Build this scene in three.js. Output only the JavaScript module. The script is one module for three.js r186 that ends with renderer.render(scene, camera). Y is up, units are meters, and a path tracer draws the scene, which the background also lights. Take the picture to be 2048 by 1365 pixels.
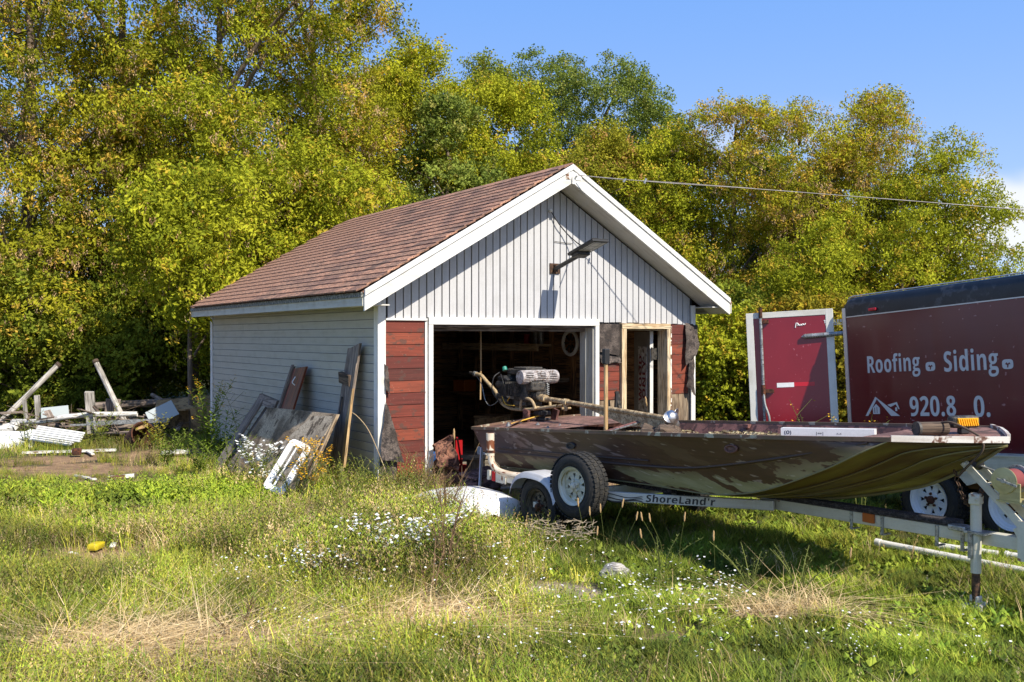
import * as THREE from 'three';
import { mergeGeometries } from 'three/addons/utils/BufferGeometryUtils.js';
import { RoundedBoxGeometry } from 'three/addons/geometries/RoundedBoxGeometry.js';
import { FontLoader } from 'three/addons/loaders/FontLoader.js';

// ---------- camera, sky, sun, exposure ----------
const scene = new THREE.Scene();
const camera = new THREE.PerspectiveCamera(39.55, 1024 / 682, 0.1, 900);
camera.position.set(0, 1.85, 0);
camera.rotation.x = -0.0039;
const TH = 33.41 * Math.PI / 180, CT = Math.cos(TH), ST = Math.sin(TH), GX = -1.508, GZ = -10.73;   // the garage's front left corner and its turn
const L = (u, h, z) => new THREE.Vector3(GX + u * CT + z * ST, h, GZ - u * ST + z * CT);            // garage frame -> world
const sunDir = L(0.12, 0.95, 1.0).sub(L(0, 0, 0)).normalize();
const renderer = new THREE.WebGLRenderer({ antialias: true });
renderer.setSize(1024, 682);
renderer.toneMapping = THREE.LinearToneMapping;
renderer.toneMappingExposure = 1.3;
renderer.shadowMap.enabled = true;
const sun = new THREE.DirectionalLight(new THREE.Color().setRGB(1, 0.93, 0.80), 5.0);
sun.position.copy(sunDir).multiplyScalar(60).add(new THREE.Vector3(0, 0, -14));
sun.target.position.set(0, 0, -14);
sun.castShadow = true;
Object.assign(sun.shadow.camera, { left: -26, right: 26, top: 26, bottom: -26, near: 1, far: 130 });
sun.shadow.mapSize.set(4096, 4096); sun.shadow.bias = -0.0004;
scene.add(sun, sun.target);

// ---------- random numbers and noise ----------
let SEED = 7;
const seed = (n) => { SEED = n * 7919 + 13; };
const rnd = () => { SEED = (SEED + 0x6d2b79f5) | 0; let t = Math.imul(SEED ^ (SEED >>> 15), 1 | SEED); t = (t + Math.imul(t ^ (t >>> 7), 61 | t)) ^ t; return ((t ^ (t >>> 14)) >>> 0) / 4294967296; };
const rr = (a, b) => a + (b - a) * rnd();
const pick = (a) => a[Math.floor(rnd() * a.length)];
const hash = (x, y, s) => { let n = Math.imul(x, 374761393) + Math.imul(y, 668265263) + Math.imul(s, 1442695041); n = Math.imul(n ^ (n >>> 13), 1274126177); n ^= n >>> 16; return (n >>> 0) / 4294967296; };
const mod = (a, n) => ((a % n) + n) % n;
const vn = (x, y, px, py, s) => {
  const ix = Math.floor(x), iy = Math.floor(y), fx = x - ix, fy = y - iy, a = fx * fx * (3 - 2 * fx), b = fy * fy * (3 - 2 * fy);
  const x0 = mod(ix, px), x1 = mod(ix + 1, px), y0 = mod(iy, py), y1 = mod(iy + 1, py);
  const p = hash(x0, y0, s), q = hash(x1, y0, s), r = hash(x0, y1, s), t = hash(x1, y1, s);
  return (p + (q - p) * a) * (1 - b) + (r + (t - r) * a) * b;
};
const fbm = (u, v, fx, fy, o, s) => { let t = 0, a = 0.5, n = 0; for (let i = 0; i < o; i++) { t += a * vn(u * fx, v * fy, fx, fy, s + i * 17); n += a; a *= 0.5; fx *= 2; fy *= 2; } return t / n; };
const wn = (x, z, s, o = 3) => { let t = 0, a = 0.5, n = 0; for (let i = 0; i < o; i++) { t += a * vn(x, z, 1 << 20, 1 << 20, s + i * 31); n += a; a *= 0.5; x *= 2.03; z *= 2.03; } return t / n; };   // world noise 0..1
const sm = (a, b, x) => { const t = Math.min(1, Math.max(0, (x - a) / (b - a))); return t * t * (3 - 2 * t); };
const mix = (a, b, t) => [a[0] + (b[0] - a[0]) * t, a[1] + (b[1] - a[1]) * t, a[2] + (b[2] - a[2]) * t];
const mul = (a, k) => [a[0] * k, a[1] * k, a[2] * k];
const clamp = (x, a = 0, b = 1) => Math.min(b, Math.max(a, x));

// ---------- the sky: clear blue with low fair-weather clouds ----------
{
  const W = 1024, H = 512, d = new Float32Array(W * H * 4), v = new THREE.Vector3();
  for (let j = 0; j < H; j++) for (let i = 0; i < W; i++) {
    const up = ((j + 0.5) / H - 0.5) * Math.PI, az = ((i + 0.5) / W - 0.5) * 2 * Math.PI;
    v.set(Math.cos(az) * Math.cos(up), Math.sin(up), Math.sin(az) * Math.cos(up));
    const e = Math.max(0, v.y), c = v.dot(sunDir);
    let s = mix([0.105, 0.29, 0.74], [0.05, 0.15, 0.43], sm(0.35, 1, e)); s = mix(s, [0.58, 0.73, 0.90], Math.pow(1 - e, 4.8));
    s = mix(s, [1.1, 1.05, 0.95], 0.5 * Math.pow(Math.max(0, c), 9));
    const q = v.y > 0 ? 1 / (v.y + 0.12) : 0;
    const n = wn(v.x * q * 1.5 + 57.947, v.z * q * 1.5 + 86.249, 5, 5), den = sm(0.555, 0.66, n) * sm(0.01, 0.05, v.y) * (1 - sm(0.14, 0.24, v.y));
    s = mix(s, [0.78, 0.79, 0.81], 0.9 * den);
    if (v.y < 0) s = mix([0.42, 0.52, 0.62], [0.16, 0.17, 0.10], sm(0, 0.12, -v.y));
    d.set([s[0], s[1], s[2], 1], (j * W + i) * 4);
  }
  const t = new THREE.DataTexture(d, W, H, THREE.RGBAFormat, THREE.FloatType);
  t.mapping = THREE.EquirectangularReflectionMapping; t.magFilter = THREE.LinearFilter; t.minFilter = THREE.LinearFilter; t.needsUpdate = true;
  scene.background = t; scene.environment = t;
}

// ---------- textures and materials ----------
function tex(w, h, fn, rx = 1, ry = 1, srgb = true) {
  const d = new Uint8Array(w * h * 4);
  for (let y = 0; y < h; y++) for (let x = 0; x < w; x++) { const c = fn((x + 0.5) / w, (y + 0.5) / h); d.set([clamp(c[0], 0, 255), clamp(c[1], 0, 255), clamp(c[2], 0, 255), 255], (y * w + x) * 4); }
  const t = new THREE.DataTexture(d, w, h, THREE.RGBAFormat);
  t.wrapS = t.wrapT = THREE.RepeatWrapping; t.magFilter = THREE.LinearFilter; t.minFilter = THREE.LinearFilter;
  if (srgb) t.colorSpace = THREE.SRGBColorSpace;
  t.repeat.set(1 / rx, 1 / ry); t.needsUpdate = true; return t;
}
const std = (o) => new THREE.MeshStandardMaterial({ roughness: 0.7, metalness: 0, ...o });
const rgb = (r, g, b) => new THREE.Color().setRGB(r, g, b);
const col = (c, o) => std({ color: rgb(...c), ...o });
// grain runs along u (metres): c0 dark grain, c1 body, c2 worn patches
const wood = (c0, c1, c2, s, wear = 0.5, fy = 48) => tex(512, 256, (u, v) => {
  const g = fbm(u + 0.03 * fbm(u, v, 6, 6, 2, s + 3), v, 5, fy, 4, s), p = fbm(u, v, 4, 6, 4, s + 9), k = sm(0.62, 0.72, fbm(u, v, 8, 90, 2, s + 5));
  let c = mix(c0, c1, sm(0.25, 0.65, g)); c = mix(c, c2, wear * sm(0.45, 0.75, p)); return mul(c, 1 - 0.45 * k * (1 - wear * 0.3));
}, 1.2, 0.5);
const blotch = (cs, s, f = 5, rx = 1, grain = 0.15) => tex(512, 512, (u, v) => {
  const a = fbm(u, v, f, f, 5, s), b = fbm(u, v, f * 3, f * 3, 4, s + 40), g = fbm(u, v, 128, 128, 2, s + 80) - 0.5;
  let c = mix(cs[0], cs[1], sm(0.3, 0.65, a)); if (cs[2]) c = mix(c, cs[2], sm(0.56, 0.72, b)); return mul(c, 1 + grain * 2 * g);
}, rx, rx);
const painted = (c, dirt, s, amt = 0.25, rust = null, ra = 0.66) => tex(512, 512, (u, v) => {
  const st = fbm(u, v, 3, 40, 4, s), a = fbm(u, v, 6, 6, 5, s + 7), g = fbm(u, v, 120, 120, 2, s + 3) - 0.5;
  let q = mix(c, dirt, amt * sm(0.4, 0.8, 0.5 * st + 0.5 * a)); q = mul(q, 1 + 0.06 * g);
  if (rust) q = mix(q, rust, sm(ra, ra + 0.07, fbm(u, v, 9, 9, 6, s + 21)));
  return q;
}, 0.9, 0.9);
const M = {};
M.siding = std({ map: painted([194, 193, 194], [158, 156, 154], 11, 0.3), roughness: 0.55 });
M.lap = std({ map: painted([184, 181, 170], [146, 142, 126], 12, 0.3), roughness: 0.6 });
M.trim = std({ map: painted([230, 228, 223], [170, 162, 146], 13, 0.4), roughness: 0.5 });
M.chip = std({ map: painted([232, 230, 224], [170, 160, 140], 14, 0.3, [112, 78, 56], 0.6), roughness: 0.7 });
M.fascia = std({ map: painted([206, 202, 190], [150, 140, 118], 15, 0.5), roughness: 0.6 });
M.drip = std({ map: blotch([[58, 58, 54], [134, 134, 128], [196, 194, 186]], 16, 24, 0.5), roughness: 0.8 });
M.soffit = std({ map: painted([210, 206, 198], [160, 150, 136], 17, 0.4), roughness: 0.7 });
M.red = [[130, 60, 46], [112, 52, 43], [154, 76, 54], [102, 52, 44], [142, 66, 48]].map((c, i) => std({ map: tex(512, 256, (u, v) => { const g = fbm(u + 0.03 * fbm(u, v, 6, 6, 2, 33 + i), v, 4, 40, 4, 30 + i), w = fbm(u, v, 14, 10, 5, 50 + i), k = fbm(u, v, 90, 60, 3, 57 + i); let q = mul(c, 0.72 + 0.34 * g); q = mix(q, [84, 64, 56], 0.7 * sm(0.60, 0.72, w)); q = mix(q, [196, 168, 150], 0.5 * sm(0.80, 0.84, k)); return q; }, 1.2, 0.5), roughness: 0.8 }));
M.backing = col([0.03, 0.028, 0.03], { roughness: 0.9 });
M.tar = std({ map: blotch([[60, 52, 48], [92, 82, 76], [52, 46, 44]], 41, 7, 0.8, 0.5), roughness: 0.95, side: THREE.DoubleSide });
M.greyWood = std({ map: wood([78, 66, 58], [146, 130, 118], [166, 152, 140], 44, 0.6), roughness: 0.9 });
M.darkWood = std({ map: wood([56, 44, 36], [112, 94, 78], [80, 66, 54], 46, 0.5), roughness: 0.9 });
M.brownWood = std({ map: wood([66, 24, 8], [140, 62, 24], [168, 84, 38], 47, 0.4), roughness: 0.35 });
M.ply = std({ map: blotch([[116, 98, 78], [172, 152, 126], [92, 76, 58]], 48, 4, 1.1, 0.35), roughness: 0.92 });
M.ply2 = std({ map: wood([104, 84, 66], [156, 136, 112], [122, 108, 92], 49, 0.6, 16), roughness: 0.92 });
M.pine = std({ map: wood([176, 144, 104], [222, 200, 164], [234, 216, 186], 51, 0.4), roughness: 0.7 });
M.inWall = std({ map: wood([92, 66, 42], [172, 126, 80], [128, 98, 68], 53, 0.5, 20), roughness: 0.9 });
M.concrete = std({ map: blotch([[104, 96, 84], [148, 138, 122], [84, 74, 62]], 55, 5, 1.6, 0.3), roughness: 0.95 });
M.shingle = [0, 1, 2, 3, 4].map((i) => std({ map: blotch([[[140, 102, 82], [122, 90, 76], [152, 110, 88], [130, 98, 80], [104, 80, 68]][i], [[174, 132, 108], [152, 116, 98], [186, 140, 114], [162, 124, 102], [136, 106, 90]][i], [90, 72, 64]], 60 + i, 9, 0.5, 0.5), roughness: 0.95 }));
M.lampBody = col([0.022, 0.021, 0.02], { roughness: 0.5 });
M.panelGrey = std({ map: tex(128, 128, (u, v) => { const g = Math.min(mod(u * 6, 1), mod(v * 4, 1)) < 0.12; return g ? [70, 72, 66] : [150, 150, 140]; }, 0.6, 0.4), roughness: 0.35 });
M.iron = std({ map: blotch([[70, 52, 40], [104, 76, 56], [50, 40, 34]], 70, 12, 0.3), roughness: 0.7, metalness: 0.3 });
M.galv = std({ map: blotch([[140, 142, 142], [176, 178, 178], [110, 108, 104]], 71, 14, 0.4), roughness: 0.45, metalness: 0.55 });
M.cream = std({ map: painted([206, 202, 186], [150, 142, 116], 72, 0.5, [120, 70, 40], 0.76), roughness: 0.55 });
M.creamClean = std({ map: painted([216, 213, 204], [166, 160, 142], 73, 0.4), roughness: 0.5 });
M.rubber = std({ map: blotch([[30, 30, 31], [44, 43, 42], [58, 54, 48]], 74, 8, 0.6, 0.2), roughness: 0.85 });
M.rim = std({ map: painted([206, 206, 192], [132, 122, 86], 75, 0.6, [134, 120, 70], 0.68), roughness: 0.45 });
M.rimWhite = std({ map: painted([226, 230, 234], [170, 170, 166], 76, 0.3), roughness: 0.4 });
M.rust = std({ map: blotch([[58, 34, 24], [104, 60, 38], [40, 28, 22]], 77, 14, 0.3), roughness: 0.9 });
M.carpet = std({ map: blotch([[40, 37, 40], [76, 70, 72], [30, 28, 30]], 78, 24, 0.3, 0.6), roughness: 1 });
M.black = col([0.018, 0.018, 0.019], { roughness: 0.55 });
M.blackWire = col([0.02, 0.019, 0.018], { roughness: 0.6 });
M.engine = std({ map: blotch([[40, 39, 38], [74, 71, 68], [98, 88, 74]], 79, 9, 0.35, 0.3), roughness: 0.6, metalness: 0.2 });
M.muffler = std({ map: blotch([[150, 142, 140], [186, 180, 178], [124, 106, 94]], 80, 9, 0.4), roughness: 0.5, metalness: 0.1 });
M.tan = std({ map: blotch([[150, 126, 92], [196, 174, 136], [118, 96, 70]], 81, 12, 0.4), roughness: 0.75 });
M.steel = std({ color: rgb(0.6, 0.59, 0.58), roughness: 0.36, metalness: 1 });
M.amber = std({ color: rgb(0.85, 0.42, 0.02), roughness: 0.25 });
M.redLens = std({ color: rgb(0.55, 0.015, 0.03), roughness: 0.25 });
M.orange = std({ color: rgb(0.42, 0.10, 0.01), roughness: 0.4 });
M.white = std({ map: painted([238, 238, 236], [196, 192, 182], 82, 0.25), roughness: 0.4 });
M.pvc = std({ map: painted([232, 230, 224], [170, 164, 150], 83, 0.35), roughness: 0.5 });
M.dirtyWhite = std({ map: blotch([[196, 192, 184], [228, 226, 222], [128, 118, 102]], 84, 6, 0.8), roughness: 0.7 });
M.boatIn = std({ map: blotch([[88, 58, 52], [126, 86, 78], [70, 46, 42]], 85, 6, 0.8, 0.2), roughness: 0.6 });
M.bark = std({ map: tex(256, 256, (u, v) => mul(mix([70, 58, 48], [142, 126, 108], fbm(u, v, 4, 26, 4, 86)), 0.9 + 0.2 * fbm(u, v, 60, 60, 2, 87)), 0.5, 0.8), roughness: 0.95 });
M.cardboard = std({ map: blotch([[150, 122, 88], [184, 154, 114], [124, 100, 72]], 88, 4, 0.8), roughness: 0.9 });
M.shaftWood = std({ map: wood([150, 116, 74], [204, 168, 118], [214, 186, 142], 89, 0.4), roughness: 0.6 });
M.blue = col([0.01, 0.09, 0.30], { roughness: 0.45 });
M.redPlastic = col([0.36, 0.012, 0.015], { roughness: 0.4 });
M.rag = std({ map: blotch([[70, 54, 54], [116, 94, 94], [44, 36, 40]], 90, 7, 0.5), roughness: 1 });
M.alu = std({ color: rgb(0.62, 0.62, 0.62), roughness: 0.4, metalness: 0.8 });
M.paleWood = std({ map: wood([128, 122, 114], [196, 190, 182], [160, 152, 142], 92, 0.7, 24), roughness: 0.85 });
M.doorGrey = std({ map: painted([150, 146, 138], [104, 98, 86], 91, 0.5), roughness: 0.6 });
M.letter = col([0.56, 0.55, 0.55], { roughness: 0.5 });
M.darkLetter = col([0.035, 0.035, 0.04], { roughness: 0.5 });
M.yellowWire = col([0.62, 0.36, 0.04], { roughness: 0.5 });

// ---------- geometry helpers ----------
const UPV = new THREE.Vector3(0, 1, 0);
const V = (a) => (a.isVector3 ? a.clone() : new THREE.Vector3(...a));
function fin(g) { let q = g.index ? g.toNonIndexed() : g; for (const k of Object.keys(q.attributes)) if (!['position', 'normal', 'uv'].includes(k)) q.deleteAttribute(k); if (!q.attributes.normal) q.computeVertexNormals(); q.morphAttributes = {}; return q; }
function muv(g, ou = rnd() * 3, ov = rnd() * 3) {   // uv in metres on the dominant plane, u along the longer side
  g = fin(g); g.computeBoundingBox(); const s = g.boundingBox.getSize(new THREE.Vector3()).toArray(), p = g.attributes.position, n = g.attributes.normal, uv = new Float32Array(p.count * 2);
  for (let i = 0; i < p.count; i++) {
    const N = [Math.abs(n.getX(i)), Math.abs(n.getY(i)), Math.abs(n.getZ(i))], P = [p.getX(i), p.getY(i), p.getZ(i)], m = N.indexOf(Math.max(...N));
    let [a, b] = [0, 1, 2].filter((k) => k !== m); if (s[b] > s[a]) [a, b] = [b, a];
    uv[2 * i] = P[a] + ou; uv[2 * i + 1] = P[b] + ov;
  }
  g.setAttribute('uv', new THREE.BufferAttribute(uv, 2)); return g;
}
const MT = new THREE.Matrix4(), QQ = new THREE.Quaternion(), EE = new THREE.Euler();
const place = (g, p, r = [0, 0, 0]) => g.applyMatrix4(MT.compose(V(p), QQ.setFromEuler(EE.set(...r)), new THREE.Vector3(1, 1, 1)));
const box = (w, h, d, p = [0, 0, 0], r = [0, 0, 0], bev = 0) => place(muv(bev ? new RoundedBoxGeometry(w, h, d, 1, Math.min(bev, w / 2.1, h / 2.1, d / 2.1)) : new THREE.BoxGeometry(w, h, d)), p, r);
const slab = (u0, u1, h0, h1, z0, z1, bev = 0) => box(u1 - u0, h1 - h0, z1 - z0, [(u0 + u1) / 2, (h0 + h1) / 2, (z0 + z1) / 2], [0, 0, 0], bev);
function along(g, p, q, roll = 0) {   // a geometry made along +y of length |q - p| about its middle
  const a = V(p), b = V(q), d = b.clone().sub(a), l = d.length(); d.normalize();
  const quat = new THREE.Quaternion().setFromUnitVectors(new THREE.Vector3(0, 1, 0), d); if (roll) quat.multiply(new THREE.Quaternion().setFromAxisAngle(new THREE.Vector3(0, 1, 0), roll));
  return g.applyMatrix4(MT.compose(a.lerp(b, 0.5), quat, new THREE.Vector3(1, 1, 1)));
}
const len = (p, q) => V(p).distanceTo(V(q));
const bar = (p, q, w, d, roll = 0, bev = 0) => {   // w across, d upward
  const a = V(p), b = V(q), y = b.clone().sub(a).normalize(), up = Math.abs(y.y) > 0.95 ? new THREE.Vector3(0, 0, 1) : UPV, x = new THREE.Vector3().crossVectors(y, up).normalize(), z = new THREE.Vector3().crossVectors(x, y), l = len(p, q), g = muv(bev ? new RoundedBoxGeometry(w, l, d, 1, bev) : new THREE.BoxGeometry(w, l, d));
  if (roll) g.rotateY(roll); return g.applyMatrix4(new THREE.Matrix4().makeBasis(x, y, z).setPosition(a.lerp(b, 0.5)));
};
const cyl = (p, q, r0, r1 = r0, n = 12) => along(muv(new THREE.CylinderGeometry(r1, r0, len(p, q), n)), p, q);
const tube = (pts, r, seg = 24, n = 8) => fin(new THREE.TubeGeometry(new THREE.CatmullRomCurve3(pts.map(V), false, 'catmullrom', 0.4), seg, r, n));
const ball = (r, p, s = [1, 1, 1], n = 12) => place(fin(new THREE.SphereGeometry(r, n, Math.ceil(n * 0.7))).scale(...s), p);
const lathe = (pts, n = 32) => fin(new THREE.LatheGeometry(pts.map((a) => new THREE.Vector2(...a)), n));
const prism = (pts, d, bev = 0) => muv(new THREE.ExtrudeGeometry(new THREE.Shape(pts.map((a) => new THREE.Vector2(...a))), { depth: d, bevelEnabled: bev > 0, bevelSize: bev, bevelThickness: bev, bevelSegments: 1, curveSegments: 8 }));
const quads = (rows) => {   // smooth sheet through rows of points [x, y, z]; uv in metres
  const R = rows.length, C = rows[0].length, p = [], uv = [], ix = [];
  for (let i = 0; i < R; i++) { let v = 0; for (let j = 0; j < C; j++) { p.push(...rows[i][j]); if (j) v += len(rows[i][j], rows[i][j - 1]); uv.push(i ? uvU[i] || (uvU[i] = uvU[i - 1] + len(rows[i][0], rows[i - 1][0])) : (uvU = [0])[0], v); } }
  for (let i = 0; i < R - 1; i++) for (let j = 0; j < C - 1; j++) { const a = i * C + j; ix.push(a, a + 1, a + C, a + 1, a + C + 1, a + C); }
  const g = new THREE.BufferGeometry(); g.setAttribute('position', new THREE.Float32BufferAttribute(p, 3)); g.setAttribute('uv', new THREE.Float32BufferAttribute(uv, 2)); g.setIndex(ix); g.computeVertexNormals(); return fin(g);
};
let uvU = [0];
function rough(g, amp, f, s) {   // push vertices about by noise of their position
  const p = g.attributes.position; for (let i = 0; i < p.count; i++) { const x = p.getX(i), y = p.getY(i), z = p.getZ(i); p.setXYZ(i, x + amp * (wn(y * f + 9, z * f + 3, s) - 0.5) * 2, y + amp * (wn(x * f + 5, z * f + 7, s + 1) - 0.5) * 2, z + amp * (wn(x * f + 1, y * f + 2, s + 2) - 0.5) * 2); }
  g.computeVertexNormals(); return g;
}

// ---------- things and parts ----------
const used = new Map(), org = new WeakMap();
const numbered = (n) => { const k = used.get(n) || 0; used.set(n, k + 1); return k ? n + '_' + String(k).padStart(3, '0') : n; };
function tag(o, label, category, group) { o.userData.label = label; o.userData.category = category; if (group) o.userData.group = group; return o; }
function thing(name, label, category, p = [0, 0, 0], ry = 0, group) { const o = new THREE.Group(); o.name = numbered(name); o.position.set(...p); o.rotation.y = ry; scene.add(o); org.set(o, [0, 0, 0]); return tag(o, label, category, group); }
// a thing given in the garage's frame: its base at (u, h, z); parts are written in that frame too
function gthing(name, label, category, b, group) { const o = thing(name, label, category, L(...b).toArray(), TH, group); org.set(o, b); return o; }
function part(name, geos, m, parent, label) {
  const o = org.get(parent), g = Array.isArray(geos) ? mergeGeometries(geos.map(fin)) : fin(geos);
  if (o[0] || o[1] || o[2]) g.translate(-o[0], -o[1], -o[2]);
  const k = new THREE.Mesh(g, m); k.name = name; k.castShadow = k.receiveShadow = true; parent.add(k); org.set(k, o);
  if (label) k.userData.label = label; return k;
}
function single(name, label, category, geos, m, b = [0, 0, 0], group, inGarage = false) {   // a thing that is one mesh
  const g = Array.isArray(geos) ? mergeGeometries(geos.map(fin)) : fin(geos), o = new THREE.Mesh(g, m);
  o.name = numbered(name); o.castShadow = o.receiveShadow = true; o.position.copy(inGarage ? L(...b) : V(b)); if (inGarage) { o.rotation.y = TH; g.translate(-b[0], -b[1], -b[2]); }
  scene.add(o); return tag(o, label, category, group);
}
const IM = new THREE.Object3D();
function scatter(name, geo, m, list, parent) {   // list: [position, euler or quaternion, scale, colour]
  const o = new THREE.InstancedMesh(geo, m, list.length); o.name = name; o.castShadow = o.receiveShadow = true;
  list.forEach(([p, r, s, c], i) => { IM.position.copy(p); if (r.isQuaternion) IM.quaternion.copy(r); else IM.rotation.set(...r); if (typeof s === 'number') IM.scale.setScalar(s); else IM.scale.set(...s); IM.updateMatrix(); o.setMatrixAt(i, IM.matrix); if (c) o.setColorAt(i, c); });
  o.userData.kind = 'stuff'; parent.add(o); return o;
}
const font = await new FontLoader().loadAsync('fonts/droid/droid_sans_bold.typeface.json');
function letters(text, size, sx = 1, slant = 0) {   // flat lettering in the x-y plane from the origin
  const g = fin(new THREE.ShapeGeometry(font.generateShapes(text, size), 6)); g.computeBoundingBox(); g.translate(-g.boundingBox.min.x, 0, 0);
  if (slant) g.applyMatrix4(new THREE.Matrix4().makeShear(0, 0, slant, 0, 0, 0)); return g.scale(sx, 1, 1);
}
function piece(name, geo, m, parent, p, r = [0, 0, 0]) { const o = org.get(parent), k = new THREE.Mesh(geo, m); k.name = name; k.position.set(p[0] - o[0], p[1] - o[1], p[2] - o[2]); k.rotation.set(...r); k.castShadow = k.receiveShadow = true; parent.add(k); org.set(k, [0, 0, 0]); return k; }

// ---------- the garage: u along the front, h up, z out of the front (the back is at z = -6.55) ----------
seed(1);
const gar = gthing('garage', 'weathered white gabled garage with brown shingle roof and stripped red boards', 'garage', [0, 0, 0]);
const RA = Math.atan(1.645 / 2.83), RC = Math.cos(RA), RS = Math.sin(RA), W2 = 2.45, BACK = -6.55;
const under = (u) => 3.80 - 0.58 * Math.abs(u - W2) - 0.02;     // underside of the roof over the wall
{
  // walls behind the cladding, with the openings left free
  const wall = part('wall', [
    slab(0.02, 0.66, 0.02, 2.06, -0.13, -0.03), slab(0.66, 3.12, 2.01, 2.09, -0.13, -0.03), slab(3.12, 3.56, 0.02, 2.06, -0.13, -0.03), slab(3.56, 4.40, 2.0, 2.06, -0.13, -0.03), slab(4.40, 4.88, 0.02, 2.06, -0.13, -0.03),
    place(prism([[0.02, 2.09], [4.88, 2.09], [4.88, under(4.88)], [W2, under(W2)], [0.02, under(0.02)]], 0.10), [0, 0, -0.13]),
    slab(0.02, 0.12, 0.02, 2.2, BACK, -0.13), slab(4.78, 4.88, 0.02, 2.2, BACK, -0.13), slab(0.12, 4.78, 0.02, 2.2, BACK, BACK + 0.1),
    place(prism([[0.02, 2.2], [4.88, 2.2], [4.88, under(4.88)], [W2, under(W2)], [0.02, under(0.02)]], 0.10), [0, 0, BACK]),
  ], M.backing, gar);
  part('floor', slab(0.0, 4.9, -0.2, 0.05, BACK, 0.35), M.concrete, gar, 'worn concrete floor slab running out of the open door');
  // lap siding on the left wall
  for (let i = 0; i < 21; i++) {
    const h = 0.12 + i * 0.1015, cut = rr(1.6, 5), a = [[-0.09, cut], [cut + 0.002, 6.5]];
    for (const [t0, t1] of a) { const d = muv(new THREE.BoxGeometry(0.012, 0.097, t1 - t0)); piece('siding_board', d, M.lap, wall, [0.008 + rr(-0.001, 0.001), h + 0.057, -(t0 + t1) / 2 - 0.09], [0, 0, 0.14 + rr(-0.01, 0.01)]); }
  }
  part('corner_trim', [slab(-0.014, 0.086, 0.02, 2.30, -0.02, 0.008, 0.004), slab(-0.014, 0.0, 0.02, 2.22, -0.10, -0.02)], M.trim, gar);
  part('corner_trim', [slab(4.835, 4.914, 0.02, 2.30, -0.02, 0.008, 0.004), slab(4.90, 4.914, 0.02, 2.22, -0.10, -0.02)], M.trim, gar);
  part('corner_trim', slab(-0.02, 0.0, 0.02, 2.2, BACK - 0.06, BACK + 0.03), M.trim, gar);
  // vertical strips of the gable
  for (let k = -1; k < 47; k++) {
    let a = Math.max(0.088, 0.1204 + k * 0.1016), b = Math.min(4.832, a < 0.1 ? 0.1204 : 0.1204 + (k + 1) * 0.1016) - 0.017; if (b - a < 0.02) continue;
    const bot = a < 0.6 ? 2.068 + rr(0, 0.004) : a < 3.16 ? 2.088 : 2.052 - (a - 3.2) * 0.012 + rr(-0.008, 0.008);
    const top = (u) => under(u) - 0.012, pts = [[a, bot], [b, bot], [b, top(b)]]; if (a < W2 && b > W2) pts.push([W2, top(W2)]); pts.push([a, top(a)]);
    part('siding_strip', place(prism(pts, 0.012, 0.002), [0, 0, -0.022 + (k % 2 ? 0.0015 : 0)]), M.siding, wall);
  }
  // old red boards bared where the siding is gone
  const boards = (u0, u1, h0, h1, n, e = 0) => { for (let i = 0; i < n; i++) { const a = h0 + (h1 - h0) * i / n, b = h0 + (h1 - h0) * (i + 1) / n; part('red_board', box(u1 - u0 + rr(-e, e), b - a - 0.007, 0.014, [(u0 + u1) / 2 + rr(-e, e) / 2, (a + b) / 2, -0.014], [rr(0.03, 0.06), 0, rr(-0.004, 0.004)]), pick(M.red), wall); } };
  boards(0.085, 0.588, 0.10, 2.045, 14, 0.004);
  boards(3.19, 3.53, 1.02, 1.52, 4, 0.004);
  boards(4.475, 4.775, 1.06, 2.03, 7, 0.012);
  part('plywood_panel', slab(4.41, 4.79, 0.06, 1.055, -0.024, -0.010), M.ply2, wall);
  part('plywood_panel', slab(3.19, 3.53, 0.06, 1.01, -0.024, -0.012), M.ply2, wall);
  part('batten_strip', rough(box(0.028, 1.95, 0.018, [0.607, 1.06, -0.008]), 0.004, 30, 5), M.chip, wall, 'strip of peeling white paint along the red boards');
  part('batten_strip', rough(box(0.045, 1.95, 0.018, [4.443, 1.03, -0.006]), 0.003, 30, 6), M.chip, wall);
  part('trim_strip', slab(0.084, 0.615, 2.045, 2.07, -0.02, 0.02), M.trim, wall);
  // tar paper left on the wall, torn and hanging
  const flap = (pts, z, b, s) => { const g = new THREE.PlaneGeometry(1, 1, 14, 14), p = g.attributes.position; for (let i = 0; i < p.count; i++) { const x = p.getX(i) + 0.5, y = 0.5 - p.getY(i), A = mix([...pts[0], 0], [...pts[1], 0], x), B = mix([...pts[3], 0], [...pts[2], 0], x), c = mix(A, B, y); p.setXYZ(i, c[0] + 0.014 * (wn(y * 9, x * 5, s) - 0.5), c[1] + 0.02 * (wn(x * 8, 3, s) - 0.5), z + b * (0.2 + y) * (wn(x * 3, y * 4, s + 2) * 0.8 + 0.2)); } g.computeVertexNormals(); return muv(g); };
  part('tar_paper', flap([[3.185, 2.03], [3.54, 2.02], [3.53, 1.60], [3.19, 1.66]], -0.012, 0.02, 31), M.tar, wall);
  part('tar_paper', flap([[3.19, 1.61], [3.53, 1.585], [3.53, 1.505], [3.20, 1.50]], 0.0, 0.05, 32), M.tar, wall);
  part('tar_paper', flap([[4.70, 2.05], [4.93, 2.02], [4.90, 1.66], [4.66, 1.45]], 0.012, 0.10, 33), M.tar, wall, 'torn tar paper hanging at the right corner');
  part('tar_paper', flap([[4.77, 1.62], [4.86, 1.60], [4.82, 1.02], [4.70, 1.16]], 0.012, 0.12, 34), M.tar, wall, 'lower torn strip of tar paper at the right corner');
  part('tar_paper', flap([[0.06, 1.55], [0.11, 1.52], [0.13, 1.20], [0.07, 1.25]], 0.006, 0.05, 36), M.tar, wall);
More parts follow.
